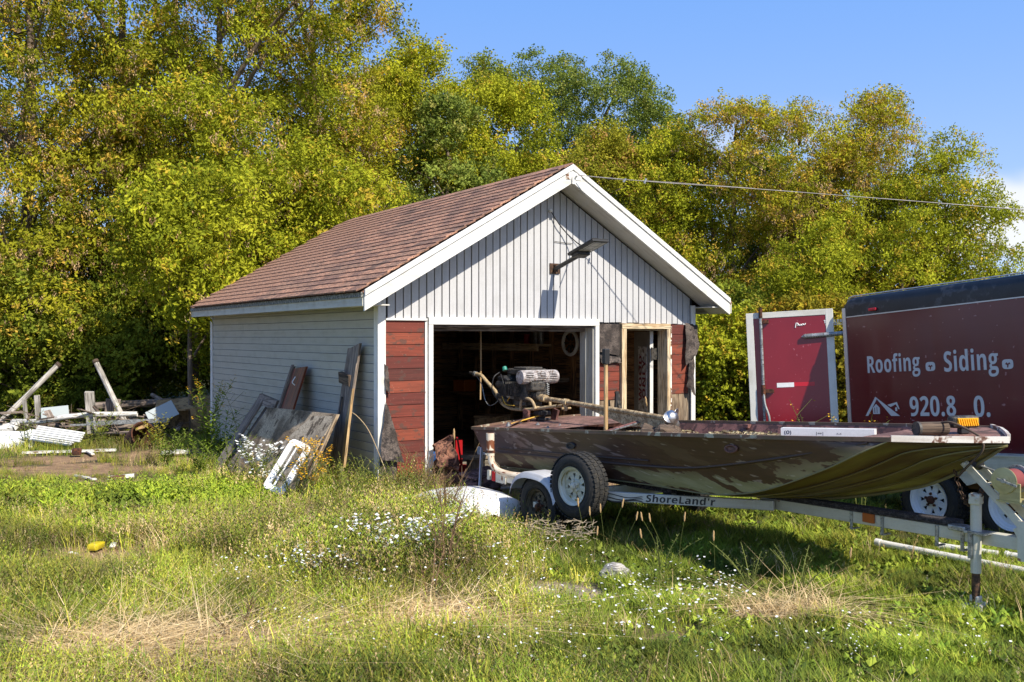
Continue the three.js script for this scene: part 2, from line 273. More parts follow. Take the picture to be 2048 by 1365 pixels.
  part('tar_paper', flap([[0.07, 1.12], [0.11, 1.05], [0.26, 0.42], [-0.03, 0.48]], 0.012, 0.14, 35), M.tar, wall, 'torn tar paper bulging beside the left corner trim');
  part('tar_paper', flap([[0.0, 0.50], [0.22, 0.46], [0.18, 0.06], [0.0, 0.05]], 0.012, 0.08, 37), M.tar, wall);
  // big door opening
  const df = part('door_frame', [slab(0.632, 0.692, 0.03, 2.0, -0.02, 0.022, 0.004), slab(0.632, 3.168, 2.0, 2.087, -0.02, 0.026, 0.004), slab(3.105, 3.168, 0.03, 2.0, -0.02, 0.022, 0.004)], M.trim, gar);
  part('door_jamb', slab(0.655, 0.672, 0.05, 2.0, -0.25, -0.02), M.fascia, df);
  part('door_jamb', [slab(3.09, 3.104, 0.05, 2.0, -0.15, -0.02), slab(3.07, 3.10, 0.05, 2.0, -0.27, -0.15)], M.fascia, df);
  part('door_head', [slab(0.66, 3.10, 1.975, 2.0, -0.16, -0.02), slab(0.67, 3.09, 1.925, 1.985, -0.24, -0.16)], M.greyWood, df);
  // walk-in doorway
  const mf = part('door_frame', [slab(3.548, 3.628, 0.05, 2.03, -0.03, 0.03, 0.004), slab(3.548, 4.42, 1.965, 2.035, -0.03, 0.034, 0.004), slab(4.362, 4.42, 0.05, 2.0, -0.03, 0.03, 0.004)], M.pine, gar, 'bare pine frame of the narrow doorway');
  part('door_jamb', slab(3.60, 3.628, 0.05, 1.965, -0.17, -0.03), M.pine, mf);
  part('door_jamb', [slab(4.362, 4.39, 0.05, 1.965, -0.17, -0.03), slab(3.628, 4.362, 1.945, 1.966, -0.17, -0.03)], M.pine, mf);
  // the inner door, swung in, with its sign
  const a = 0.42, dx = Math.sin(a), dz = -Math.cos(a), hx = 4.27, hz = -0.20, ry = Math.atan2(-dz, dx);
  const leaf = part('door_leaf', place(box(0.76, 1.86, 0.04), [hx + dx * 0.38, 1.0, hz + dz * 0.38], [0, ry, 0]), M.doorGrey, gar, 'grey inner door swung into the garage');
  part('door_edge', place(box(0.012, 1.87, 0.046), [hx - dx * 0.005, 1.0, hz - dz * 0.005], [0, ry, 0]), M.trim, leaf);
  for (const h of [1.62, 0.62]) part('hinge', [cyl([hx - 0.02, h - 0.09, hz + 0.03], [hx - 0.02, h + 0.09, hz + 0.03], 0.012), slab(hx - 0.02, hx + 0.09, h - 0.08, h + 0.08, hz + 0.03, hz + 0.036)], M.engine, leaf);
  const nx = dz, nz = -dx, at = (t, h, o) => [hx + dx * t + nx * o, h, hz + dz * t + nz * o];
  const face = (g, t, h, o) => { g.applyMatrix4(new THREE.Matrix4().makeBasis(new THREE.Vector3(-dx, 0, -dz), new THREE.Vector3(0, 1, 0), new THREE.Vector3(nx, 0, nz)).setPosition(...at(t, h, o))); return g; };
  const sg = part('sign', face(rough(box(0.40, 0.92, 0.006), 0.006, 9, 3), 0.30, 1.26, 0.03), M.dirtyWhite, leaf, 'white sign with red letters turned on its side');
  for (const [w, x] of [['WOOD', 0.38], ['ONLY', 0.21]]) { const g = letters(w, 0.145, 1.05); g.computeBoundingBox(); g.translate(-g.boundingBox.max.x / 2, -0.07, 0); g.rotateZ(Math.PI / 2); part('lettering', face(g, x, 1.26, 0.044), col([0.22, 0.03, 0.035]), sg); }
  // roof: deck, soffits, barge boards, eave boards, shingles
  const dk = (s) => { const g = box(3.22, 0.05, 6.90); g.rotateZ(s * RA); g.translate(W2 - s * (s > 0 ? 1.41 : 1.40), 3.137 - 0.02 + (s > 0 ? 0.012 : 0.02), -3.07); return g; };
  const roof = part('roof', [dk(1), dk(-1)], M.shingle[1], gar);
  const sof = (s) => { const g = box(3.2, 0.012, 0.40); g.rotateZ(s * RA); g.translate(W2 - s * 1.40, 3.137 - 0.145, 0.17); return g; };
  part('soffit', [sof(1), sof(-1), slab(4.9, 5.24, 2.262, 2.276, BACK + 0.05, 0.35), slab(-0.34, -0.02, 2.20, 2.214, BACK + 0.05, 0.32)], M.soffit, gar);
  const rake = (s, o, w, z, t) => { const q = s > 0 ? 2.80 : 2.745, e = -s * q, n = [[W2, 3.985 - o], [W2 + e, 3.985 - o - q * 0.5813], [W2 + e, 3.985 - o - w - q * 0.5813], [W2, 3.985 - o - w]]; return place(prism(s > 0 ? n.reverse() : n, t, 0.003), [0, 0, z]); };
  part('barge_board', rake(1, 0.055, 0.165, 0.365, 0.025), M.trim, gar); part('barge_board', rake(-1, 0.055, 0.165, 0.365, 0.025), M.trim, gar);
  part('barge_moulding', rake(1, -0.005, 0.062, 0.385, 0.022), M.trim, gar); part('barge_moulding', rake(-1, -0.005, 0.062, 0.385, 0.022), M.trim, gar);
  part('eave_board', slab(-0.365, -0.34, 2.19, 2.285, BACK + 0.05, 0.36), M.fascia, gar);
  part('drip_edge', rough(slab(-0.385, -0.355, 2.285, 2.335, BACK + 0.05, 0.37), 0.003, 8, 4), M.drip, gar);
  part('eave_board', slab(5.24, 5.265, 2.19, 2.34, BACK + 0.05, 0.36), M.fascia, gar);
  const sg3 = [0, 1, 2].map(() => rough(muv(new RoundedBoxGeometry(0.170, 0.020, 0.299, 1, 0.003)), 0.0012, 20, Math.floor(rnd() * 99))), half = muv(new RoundedBoxGeometry(0.170, 0.020, 0.148, 1, 0.003)), rest = [], z1 = 0.365;
  for (let c = 0; c < 23; c++) { const d = 0.075 + c * 0.1415, u = -0.405 + d * RC - 0.02, h = 2.340 + d * RS + 0.010;
    const one = (z, g, single) => { const r = [0, rr(-0.008, 0.008), RA - 0.085 + rr(-0.008, 0.008)], m = M.shingle[Math.floor(clamp(wn(c * 0.7, z * 2, 77, 2) * 0.6 + rnd() * 0.6 - 0.1, 0, 0.99) * 5)]; if (single) piece('shingle', g, m, roof, [u, h, z], r); else rest.push(place(g.clone(), [u, h, z], r)); };
    if (c % 2) one(z1 - 0.075, half, true);
    for (let n = 0; n < 24; n++) { const z = z1 - 0.152 - n * 0.303 - (c % 2) * 0.152; if (z > -6.45) one(z, pick(sg3), n < 12); }
  }
  part('shingle_field', rest, M.shingle[0], roof).userData.kind = 'stuff';
  part('ridge_cap', (() => { const a = []; for (let i = 0; i < 22; i++) for (const s of [1, -1]) { const g = box(0.14, 0.012, 0.32); g.rotateZ(s * RA); g.translate(W2 - s * 0.058, 3.975, 0.22 - i * 0.3); a.push(g); } return a; })(), M.shingle[0], roof);
  part('bracket_plate', [slab(W2 - 0.11, W2 + 0.13, 3.80, 3.89, 0.393, 0.40), cyl([W2 + 0.02, 3.82, 0.40], [W2 + 0.02, 3.85, 0.46], 0.014), box(0.05, 0.09, 0.02, [W2 - 0.0, 3.79, 0.41])], M.chip, gar, 'white bolted plate at the peak holding the cable');
  // inside: stud walls, shelf, rafters
  part('inner_wall', [slab(4.74, 4.78, 0.05, 2.15, BACK + 0.1, -0.14), slab(0.12, 4.74, 0.05, 2.15, BACK + 0.1, BACK + 0.14)], M.inWall, gar);
  for (let i = 0; i < 10; i++) part('stud', slab(4.65, 4.74, 0.05, 2.15, -0.75 - i * 0.61, -0.71 - i * 0.61), M.inWall, gar);
  for (let i = 0; i < 6; i++) part('rafter_tie', slab(0.12, 4.74, 2.12, 2.2, -0.9 - i * 1.0, -0.86 - i * 1.0), M.inWall, gar);
  part('ceiling', slab(0.12, 4.78, 2.205, 2.22, BACK + 0.1, -0.14), M.inWall, gar);
  part('shelf', [slab(4.38, 4.64, 1.70, 1.735, -6.3, -3.1), slab(4.34, 4.38, 1.62, 1.745, -6.3, -3.1)], M.pine, gar);
  part('shelf', slab(4.30, 4.64, 1.12, 1.19, -6.2, -2.6), M.ply2, gar);
  part('work_bench', [slab(4.0, 4.64, 0.82, 0.86, -6.2, -1.9), slab(4.02, 4.08, 0.05, 0.82, -2.0, -1.92), slab(4.02, 4.08, 0.05, 0.82, -4.2, -4.12)], M.inWall, gar);
}
for (const [u, z, r, h, m, l] of [[4.5, -3.62, 0.055, 0.17, M.redPlastic, 'red spray can on the shelf inside the garage'], [4.5, -3.35, 0.05, 0.2, M.galv, 'pale tin left of two on the garage shelf'], [4.5, -3.2, 0.05, 0.2, M.galv, 'pale tin at the right end of the garage shelf']]) {
  const t = gthing('can', l, 'can', [u, 1.736, z], 'cans on the shelf inside the garage'); part('body', lathe([[0, 0], [r, 0], [r, h], [r * 0.9, h + 0.006], [r * 0.9, h], [0, h]], 16).translate(u, 1.736, z), m, t); part('rim', place(fin(new THREE.TorusGeometry(r, 0.004, 6, 18)), [u, 1.736 + h, z], [Math.PI / 2, 0, 0]), M.galv, t);
}
{
  const t = gthing('hubcap', 'round white wheel trim hanging on the garage wall', 'wheel trim', [4.62, 1.6, -2.55]);
  part('ring', place(fin(new THREE.TorusGeometry(0.19, 0.03, 8, 36)), [4.62, 1.76, -2.55], [0, Math.PI / 2, 0]), M.white, t);
  for (let i = 0; i < 8; i++) { const a = i * Math.PI / 4; part('spoke', bar([4.63, 1.76 + 0.05 * Math.sin(a), -2.55 + 0.05 * Math.cos(a)], [4.63, 1.76 + 0.185 * Math.sin(a), -2.55 + 0.185 * Math.cos(a)], 0.03, 0.012), M.engine, t); }
  single('hanging_cord', 'thin pale cord hanging straight down in the garage doorway', 'cord', tube([[1.72, 2.0, -0.6], [1.722, 1.5, -0.6], [1.715, 1.05, -0.6]], 0.011, 10, 6), M.shaftWood, [1.72, 2.0, -0.6], null, true);
  const cr = (n, l, p, s, m, ry = 0) => { const t = gthing(n, l, 'box', p); part('body', place(box(...s, [0, s[1] / 2, 0], [0, ry, 0], 0.01), p), m, t); part('lid', place(box(s[0] + 0.02, 0.03, s[2] + 0.02, [0, s[1] + 0.016, 0], [0, ry, 0], 0.008), p), m, t); return t; };
  cr('storage_box', 'orange box on the dark bench at the back of the garage', [4.2, 0.862, -5.2], [0.3, 0.18, 0.3], M.orange, 0.2);
  cr('storage_box', 'brown box standing on the floor by the garage bench', [3.6, 0.052, -3.3], [0.5, 0.5, 0.4], M.cardboard, 0.5);
  cr('storage_box', 'grey box on the bench behind the motor', [4.3, 0.862, -3.2], [0.35, 0.22, 0.3], M.engine, 0.1);
  // lamp on the gable
  const lp = gthing('wall_lamp', 'black solar street lamp on an arm on the garage gable', 'lamp', [2.446, 2.72, 0]);
  part('bracket', [slab(2.38, 2.53, 2.66, 2.79, -0.01, 0.012), slab(2.43, 2.47, 2.68, 2.77, 0.012, 0.06)], M.iron, lp);
  part('arm', cyl([2.446, 2.715, 0.02], [2.446, 2.855, 0.52], 0.028), M.lampBody, lp);
  const hd = part('head', place(box(0.25, 0.035, 0.52, [0, 0, 0], [0, 0, 0], 0.008), [2.446, 2.935, 0.70], [-0.27, 0, 0]), M.lampBody, lp);
  part('solar_panel', place(box(0.235, 0.006, 0.50), [2.446, 2.956, 0.706], [-0.27, 0, 0]), M.black, hd);
  part('light_panel', place(box(0.19, 0.006, 0.30), [2.446, 2.938, 0.785], [-0.27, 0, 0]), M.panelGrey, hd);
  part('sensor_box', place(box(0.20, 0.05, 0.14, [0, 0, 0], [0, 0, 0], 0.015), [2.446, 2.862, 0.56], [-0.27, 0, 0]), M.engine, hd);
  const c = gthing('overhead_cable', 'thin power cable running from the garage peak out to the right', 'cable', [W2 + 0.02, 3.85, 0.45]);
  part('cable', [tube([[2.47, 3.85, 0.45], [3.3, 3.745, 1.1], [4.15, 3.655, 1.78], [5.8, 3.46, 3.09], [9.15, 3.05, 5.75]], 0.0045, 60, 6), tube([[2.47, 3.86, 0.45], [2.8, 3.80, 0.70], [3.3, 3.755, 1.1], [4.15, 3.66, 1.78]], 0.003, 40, 6)], M.muffler, c);
  part('clamp', [cyl([2.92, 3.76, 0.80], [2.95, 3.80, 0.82], 0.015), cyl([3.12, 3.74, 0.96], [3.14, 3.80, 0.97], 0.015)], M.galv, c);
  const w = gthing('wall_wire', 'thin wire drooping from a white hook down to the wall lamp', 'wire', [2.383, 3.447, 0]);
  part('hook', [ball(0.022, [2.383, 3.455, 0.02]), cyl([2.383, 3.45, -0.005], [2.383, 3.45, 0.02], 0.012)], M.white, w);
  part('wire', [tube([[2.39, 3.44, 0.02], [2.48, 3.30, 0.05], [2.60, 3.18, 0.06], [2.72, 3.04, 0.16], [2.60, 2.97, 0.5]], 0.007, 40, 6), tube([[2.45, 3.07, 0.008], [2.6, 3.062, 0.008], [2.73, 3.058, 0.008]], 0.004, 10, 5)], M.blackWire, w);
}
// ---------- the jon boat (garage frame; bow towards +z) ----------
seed(2);
const lerpT = (T, z, k) => { for (let i = 0; i < T.length - 1; i++) if (z <= T[i + 1][0] || i === T.length - 2) { const q = clamp((z - T[i][0]) / (T[i + 1][0] - T[i][0])); return T[i][k] + (T[i + 1][k] - T[i][k]) * q; } };
const CU = 1.57, gunW = (z) => lerpT([[0.73, 0.80], [4.3, 0.80], [5.2, 0.845], [5.88, 0.97]], z, 1), gunH = (z) => 0.84 + 0.0631 * (z - 0.73);
const CHN = [[1.28, 0.47, 0.83], [2.13, 0.505, 0.90], [3.43, 0.55, 0.95], [4.1, 0.563, 0.955], [4.37, 0.585, 0.955], [4.70, 0.65, 0.945], [4.98, 0.74, 0.925], [5.4, 0.913, 0.905], [5.7, 1.066, 0.915], [5.88, 1.158, 0.965]];
const KEEL = [[1.12, 0.43], [3.4, 0.48], [4.3, 0.52], [4.82, 0.57], [5.2, 0.645], [5.7, 0.78], [5.97, 0.905], [6.19, 1.035], [6.34, 1.15]];
const soft = (T) => { const c = new THREE.CatmullRomCurve3(T.map((a) => new THREE.Vector3(a[2] ?? CU, a[1], a[0])), false, 'centripetal'); return (t) => c.getPoint(t).toArray(); };
const chineAt = soft(CHN), keelAt = soft(KEEL);
const flip = (p) => [2 * CU - p[0], p[1] + 0.015, p[2]];
const strakeAt = (t) => { const z = 0.73 + t * 5.15, g = [gunW(z), gunH(z), z], c = chineAt(t), s = [0, 1, 2].map((k) => g[k] * 0.4 + c[k] * 0.6); s[0] -= (0.07 * (1 - sm(0.2, 0.42, t)) + 0.012) * (1 - t); return s; };
const hullPaint = tex(2048, 512, (u, v) => {   // u: 6.4 m along, v: 0 gunwale .. 1 keel
  const n = fbm(u, v, 18, 5, 6, 101), m = fbm(u, v, 60, 20, 4, 103), st = fbm(u, v, 10, 60, 3, 105);
  let c = mix([66, 44, 33], [82, 56, 42], m); c = mul(c, 0.9 + 0.2 * st);
  const low = sm(0.36, 0.60, v + 0.10 * (fbm(u, v, 5, 4, 3, 104) - 0.5)), worn = sm(0.655 - 0.17 * low, 0.675 - 0.17 * low, n + 0.22 * (fbm(u, v, 110, 26, 4, 111) - 0.5));
  c = mix(c, mix([128, 124, 82], [166, 160, 124], m), worn * (0.15 + 0.8 * low));
  c = mix(c, [196, 184, 170], sm(0.72, 0.78, fbm(u, v, 80, 30, 4, 107)) * 0.5);
  if (u < 0.32 && v < 0.3) c = mix(c, [150, 128, 118], 0.7 * sm(0.54, 0.62, fbm(u, v, 36, 10, 5, 109)) * sm(0.02, 0.14, u));
  return c;
}, 6.4, 1);
const mHull = std({ map: hullPaint, roughness: 0.42, side: THREE.DoubleSide });
const mBottom = std({ map: tex(1024, 512, (u, v) => { const n = fbm(u, v, 6, 10, 6, 121), m = fbm(u, v, 40, 40, 3, 122); let c = mix([78, 56, 34], [104, 92, 44], sm(0.35, 0.65, n)); c = mix(c, [146, 138, 88], sm(0.5, 0.8, v) * sm(0.35, 0.6, fbm(u, v, 12, 5, 5, 123))); return mul(c, 0.9 + 0.2 * m); }, 3, 1), roughness: 0.4, side: THREE.DoubleSide });
const boat = gthing('jon_boat', 'brown flat jon boat with worn peeling paint on a white trailer', 'boat', [CU, 0.45, 3.2]);
{
  const N = 44, A = [], B = [], Cn = [], sheet = (rows, v0, v1) => { const g = quads(rows); const uv = g.attributes.uv; let mx = 0; for (let i = 0; i < uv.count; i++) mx = Math.max(mx, uv.getY(i)); for (let i = 0; i < uv.count; i++) uv.setY(i, v0 + (v1 - v0) * uv.getY(i) / mx); return g; };
  for (let i = 0; i <= N; i++) { const t = i / N, z = 0.73 + t * 5.15, g = [gunW(z), gunH(z), z], s = strakeAt(t), c = chineAt(t), lp = (a, b, k) => a.map((q, j) => q + (b[j] - q) * k); A.push([g, lp(g, s, 0.35), lp(g, s, 0.7), s]); B.push([s.map((q, j) => q + (j === 0 ? 0.016 * (1 - t) : 0)), lp(s, c, 0.5), c]); }
  const rimAt = (t) => { const k = t <= 0.82 ? null : (t - 0.82) / 0.18; if (k === null) return chineAt(t / 0.82); return [0.965 + (CU - 0.965) * k, 1.158 - 0.006 * k, 5.88 + 0.46 * k - 0.05 * Math.sin(k * Math.PI)]; };
  for (let i = 0; i <= 60; i++) { const t = i / 60, e = rimAt(t), k = keelAt(t), r = []; for (let j = 0; j <= 6; j++) { const q = j / 6; const p = e.map((x, n) => x + (k[n] - x) * q); p[1] -= 0.05 * Math.sin(Math.PI * q) * sm(0.55, 0.75, t) * (1 - t * 0.6); r.push(p); } Cn.push(r); }
  const side = part('hull_side', [sheet(A, 0, 0.42), sheet(B, 0.42, 0.72)], mHull, boat, 'near side of the hull with flaking brown paint');
  part('hull_side', [sheet(A.map((r) => r.map(flip)), 0, 0.42), sheet(B.map((r) => r.map(flip)), 0.42, 0.72)], mHull, boat);
  part('hull_bottom', [sheet(Cn, 0, 1), sheet(Cn.map((r) => r.map(flip)), 0, 1)], mBottom, boat, 'mossy raked underside of the bow');
  const T0 = [A[0][0], A[0][3], B[0][2], keelAt(0), flip(B[0][2]), flip(A[0][3]), flip(A[0][0])], mid = [CU, 0.90, 0.66];
  part('transom', quads([T0, T0.map((p) => [mid[0] + (p[0] - mid[0]) * 0.02, mid[1], mid[2]])]), mHull, boat);
  part('spray_rail', [tube([0, 0.1, 0.25, 0.5, 0.75, 0.95].map((t) => strakeAt(t)), 0.012, 60, 6), tube([0.05, 0.12, 0.25, 0.42].map((t) => { const s = strakeAt(t), g = A[Math.round(t * N)][0]; return s.map((q, j) => q + (g[j] - q) * 0.18 - (j === 0 ? 0.006 : 0)); }), 0.008, 40, 5)], std({ color: rgb(0.055, 0.03, 0.022), roughness: 0.5 }), boat);
  part('chine_edge', [tube(CHN.map((a) => [a[2] - 0.002, a[1], a[0]]), 0.006, 80, 6), tube(KEEL.map((a) => [CU, a[1] - 0.01, a[0]]), 0.012, 80, 6)], std({ map: painted([126, 120, 84], [86, 74, 48], 133, 0.6), roughness: 0.6 }), boat);
  for (const k of [0.25, 0.5, 0.75]) part('bottom_rib', tube(Cn.filter((_, i) => i % 4 === 0).map((r) => { const q = k * 6, a = r[Math.floor(q)], b = r[Math.ceil(q)]; return [(a[0] + b[0]) / 2 - 0.004, (a[1] + b[1]) / 2 - 0.006, (a[2] + b[2]) / 2 + 0.004]; }), 0.006, 80, 6), mBottom, boat);
  // rims
  const gw = []; for (let i = 0; i <= 20; i++) { const z = 0.73 + i / 20 * 5.15; gw.push([gunW(z), gunH(z), z]); }
  const rimBar = (pts, w, h, m, name) => part(name, pts.slice(1).map((p, i) => { const q = pts[i], d = V(p).sub(V(q)); const e = d.clone().multiplyScalar(0.02); return bar(V(q).sub(e), V(p).add(e), w, h, 0); }), m, boat);
  const mRim = std({ map: painted([120, 92, 76], [84, 80, 52], 131, 0.7, [176, 170, 148], 0.6), roughness: 0.6 });
  rimBar(gw, 0.035, 0.03, mRim, 'gunwale'); rimBar(gw.map(flip), 0.035, 0.03, mRim, 'gunwale');
  rimBar([A[0][0], [1.35, 0.885, 0.70], [2.34, 0.905, 0.66]], 0.03, 0.03, mRim, 'stern_rim');
  const bw = [[0.965, 1.172, 5.885], [1.16, 1.172, 6.07], [1.37, 1.171, 6.22], [CU, 1.17, 6.35]];
  part('bow_rim', [bw, bw.map(flip)].flatMap((b) => b.slice(1).map((p, i) => bar(b[i], p, 0.02, 0.042, 0))), std({ map: painted([220, 214, 206], [140, 116, 98], 134, 0.6, [104, 72, 58], 0.52), roughness: 0.6 }), boat, 'scuffed white front edge of the bow');
  // decks and inside
  const dk = (pts, t = 0.012) => { const g = new THREE.BufferGeometry(), c = pts.reduce((a, p) => a.map((x, i) => x + p[i] / pts.length), [0, 0, 0]), P = []; for (let i = 0; i < pts.length; i++) { const a = pts[i], b = pts[(i + 1) % pts.length]; P.push(...a, ...b, ...c); } g.setAttribute('position', new THREE.Float32BufferAttribute(P, 3)); g.computeVertexNormals(); return muv(g); };
  const mDeck = std({ map: blotch([[98, 70, 62], [134, 100, 90], [88, 68, 58]], 132, 5, 0.9, 0.3), roughness: 0.75, side: THREE.DoubleSide });
  part('bow_deck', dk([[0.95, 1.165, 5.66], [0.98, 1.166, 5.87], [1.16, 1.17, 6.06], [1.37, 1.17, 6.21], [CU, 1.17, 6.33], [1.77, 1.18, 6.21], [1.98, 1.185, 6.06], [2.16, 1.185, 5.87], [2.24, 1.18, 5.5]]), mDeck, boat, 'dull brown foredeck');
  const aft = part('aft_deck', [dk([[0.83, 0.835, 0.78], [0.83, 0.905, 2.0], [1.5, 0.93, 1.95], [1.5, 0.905, 0.72]]), dk([[1.5, 0.905, 0.72], [1.5, 0.93, 1.95], [2.3, 0.985, 2.3], [2.3, 0.905, 0.66]]), dk([[0.85, 0.84, 1.0], [1.35, 0.90, 0.78], [1.35, 0.955, 1.0], [0.9, 0.87, 1.25]])], mDeck, boat, 'sunlit reddish brown stern deck');
  for (const [u, z] of [[1.0, 1.15], [1.25, 1.0], [1.1, 1.75], [1.35, 1.62], [1.25, 1.35]]) part('bolt', [cyl([u, 0.88, z], [u, 0.912, z], 0.025, 0.022), cyl([u, 0.91, z], [u, 0.925, z], 0.012)], M.galv, aft);
  part('floor', dk([[0.86, 0.80, 1.9], [0.88, 0.93, 4.3], [2.26, 0.93, 4.3], [2.28, 0.80, 1.9]]), M.boatIn, boat);
  part('cockpit', [dk([[0.94, 0.84, 4.2], [1.02, 1.02, 5.4], [2.12, 1.02, 5.4], [2.2, 0.84, 4.2]]), dk([[0.9, 0.93, 4.3], [2.24, 0.93, 4.3], [2.2, 0.84, 4.28], [0.94, 0.84, 4.28]]), quads(gw.filter((_, i) => i > 12).map((g) => [[g[0] + 0.012, g[1], g[2]], [g[0] + 0.05 + 0.15 * (1 - sm(4.4, 5.7, g[2])), g[1] - 0.04 - 0.26 * (1 - sm(4.4, 5.7, g[2])), g[2]]])), quads(gw.map((g) => { const f = flip(g); return [[f[0] - 0.012, f[1], f[2]], [f[0] - 0.05 - 0.15 * (1 - sm(4.4, 5.7, f[2])), f[1] - 0.04 - 0.26 * (1 - sm(4.4, 5.7, f[2])), f[2]]]; }))], M.boatIn, boat);
  part('gunwale_bracket', [slab(2.27, 2.34, 0.975, 1.01, 3.36, 3.42), slab(2.27, 2.34, 0.90, 0.93, 1.6, 1.7)], M.boatIn, boat);
  for (const [t, m] of [[0.26, M.black], [0.70, M.boatIn]]) { const s = strakeAt(t), g = A[Math.round(t * N)][0], p = s.map((q, j) => q + (g[j] - q) * 0.5); part('drain_slot', place(fin(new THREE.TorusGeometry(0.03, 0.008, 8, 20)).scale(1.9, 0.9, 1), [p[0] - 0.012, p[1], p[2]], [0, -Math.PI / 2 + 0.03, 0.12]), m, boat); part('drain_cover', place(box(0.075, 0.03, 0.006), [p[0] - 0.008, p[1], p[2]], [0, -Math.PI / 2, 0.12]), m, boat); }
}
{ // dry litter lying in the boat
  seed(21);
  const g = mergeGeometries([0, 1, 2].map((i) => fin(new THREE.PlaneGeometry(0.034, 0.009, 2, 1)).rotateX(-1.3 + i * 0.5).rotateY(i * 2.1).translate(0.01 * i, 0.006, 0))), list = [], cols = [rgb(0.42, 0.34, 0.2), rgb(0.30, 0.24, 0.14), rgb(0.52, 0.46, 0.30), rgb(0.16, 0.12, 0.07)], o = new THREE.Group(); o.name = 'dry_litter'; scene.add(o); o.userData.kind = 'stuff'; o.userData.label = 'pale dry leaf litter covering the floor of the boat'; o.userData.category = 'litter';
  for (let i = 0; i < 3800; i++) { const z = rr(1.7, 4.3), u = rr(0.9, 2.25), h = gunH(z) - 0.125 + 0.028 * wn(u * 6, z * 6, 5) + rr(0, 0.01) + 0.02; if (wn(u * 3, z * 2, 9) < 0.42) continue; list.push([L(u, h, z), [rr(-0.5, 0.5), rr(0, 6.3), rr(-0.5, 0.5)], rr(0.6, 1.5), pick(cols)]); }
  scatter('litter_flakes', g, std({ roughness: 1, side: THREE.DoubleSide }), list, o);
}
// things in the boat
{
  const s = gthing('wooden_pole', 'upright wooden pole with a black grip standing in the boat', 'pole', [1.2, 0.9, 2.58]);
  part('shaft', cyl([1.2, 0.88, 2.58], [1.2, 1.66, 2.58], 0.021, 0.020, 16), M.shaftWood, s); part('grip', [box(0.062, 0.145, 0.05, [1.2, 1.665, 2.58], [0, 0, 0], 0.008), cyl([1.2, 1.59, 2.58], [1.2, 1.63, 2.58], 0.03)], M.black, s);
  const bl = gthing('metal_bar', 'flat brownish metal bar leaning across the boat behind the pole', 'bar', [1.1, 0.92, 2.8]); part('bar', bar([1.0, 0.93, 2.7], [1.75, 1.07, 2.72], 0.03, 0.012, 0.3), M.boatIn, bl); part('edge', bar([1.0, 0.925, 2.72], [1.75, 1.062, 2.74], 0.008, 0.012, 0.3), M.galv, bl);
  single('wood_chunk', 'rough split log lying under the propeller in the boat', 'log', rough(place(fin(new THREE.IcosahedronGeometry(0.13, 4)).scale(1.3, 0.72, 0.8), [1.40, 0.955, 3.25]), 0.055, 11, 12).toNonIndexed(), M.darkWood, [1.45, 0.95, 3.22], null, true);
  single('wood_chunk', 'smaller dark block of wood beside the split log in the boat', 'log', rough(place(box(0.14, 0.12, 0.16, [0, 0, 0], [0.2, 0.6, 0.3], 0.02), [1.38, 0.94, 3.0]), 0.03, 14, 15), M.darkWood, [1.40, 0.95, 2.97], null, true);
  const cb = gthing('long_carton', 'long flat white carton with small print lying in the boat', 'carton', [1.75, 1.0, 4.7]);
  part('carton', place(box(0.74, 0.075, 0.08), [1.72, 1.075, 4.78], [0, -1.15, 0.035]), M.white, cb);
  for (const [t, w, tx] of [[-0.34, 0.03, '(O)'], [-0.08, 0.022, '|==|'], [0.08, 0.02, '>-<']]) { const g = letters(tx, w); g.translate(t, -0.012, 0.0415); part('print', place(g, [1.72, 1.075, 4.78], [0, -1.15, 0.035]), M.darkLetter, cb); }
  const lb = gthing('light_bar', 'amber light bar in a dark housing on the bow deck', 'light', [1.60, 1.18, 6.0]), R = [0, -0.35, 0], P = [1.62, 1.262, 6.0];
  part('housing', place(box(0.22, 0.085, 0.075, [0, 0, 0], [0, 0, 0], 0.02), P, R), M.engine, lb); part('lens', place(box(0.165, 0.055, 0.012, [0.005, 0, 0.036]), P, R), M.amber, lb);
  for (let i = 0; i < 9; i++) part('lens_rib', place(box(0.008, 0.05, 0.008, [-0.067 + i * 0.018, 0, 0.045], [0, 0, 0.3]), P, R), M.amber, lb);
  part('foot', place(box(0.07, 0.05, 0.05, [0, -0.06, 0], [0, 0, 0], 0.01), P, R), M.black, lb);
  const cn = gthing('round_canister', 'grey cylinder lying on the bow deck beside the amber light', 'canister', [1.4, 1.18, 5.95]); part('body', cyl([1.26, 1.222, 5.89], [1.46, 1.222, 5.97], 0.047, 0.047, 20), M.darkWood, cn); part('cap', cyl([1.245, 1.222, 5.884], [1.262, 1.222, 5.891], 0.05, 0.05, 20), M.engine, cn);
  single('loose_cord', 'dark cord looping from the bow deck down the front of the boat', 'cord', [tube([[1.62, 1.19, 5.6], [1.5, 1.2, 5.75], [1.42, 1.25, 5.93], [1.40, 1.27, 6.05], [1.42, 1.19, 6.235], [1.43, 1.10, 6.25], [1.44, 0.98, 6.14], [1.46, 0.90, 6.06]], 0.008, 60, 6)], M.darkWood, [1.42, 1.17, 6.2], null, true);
}
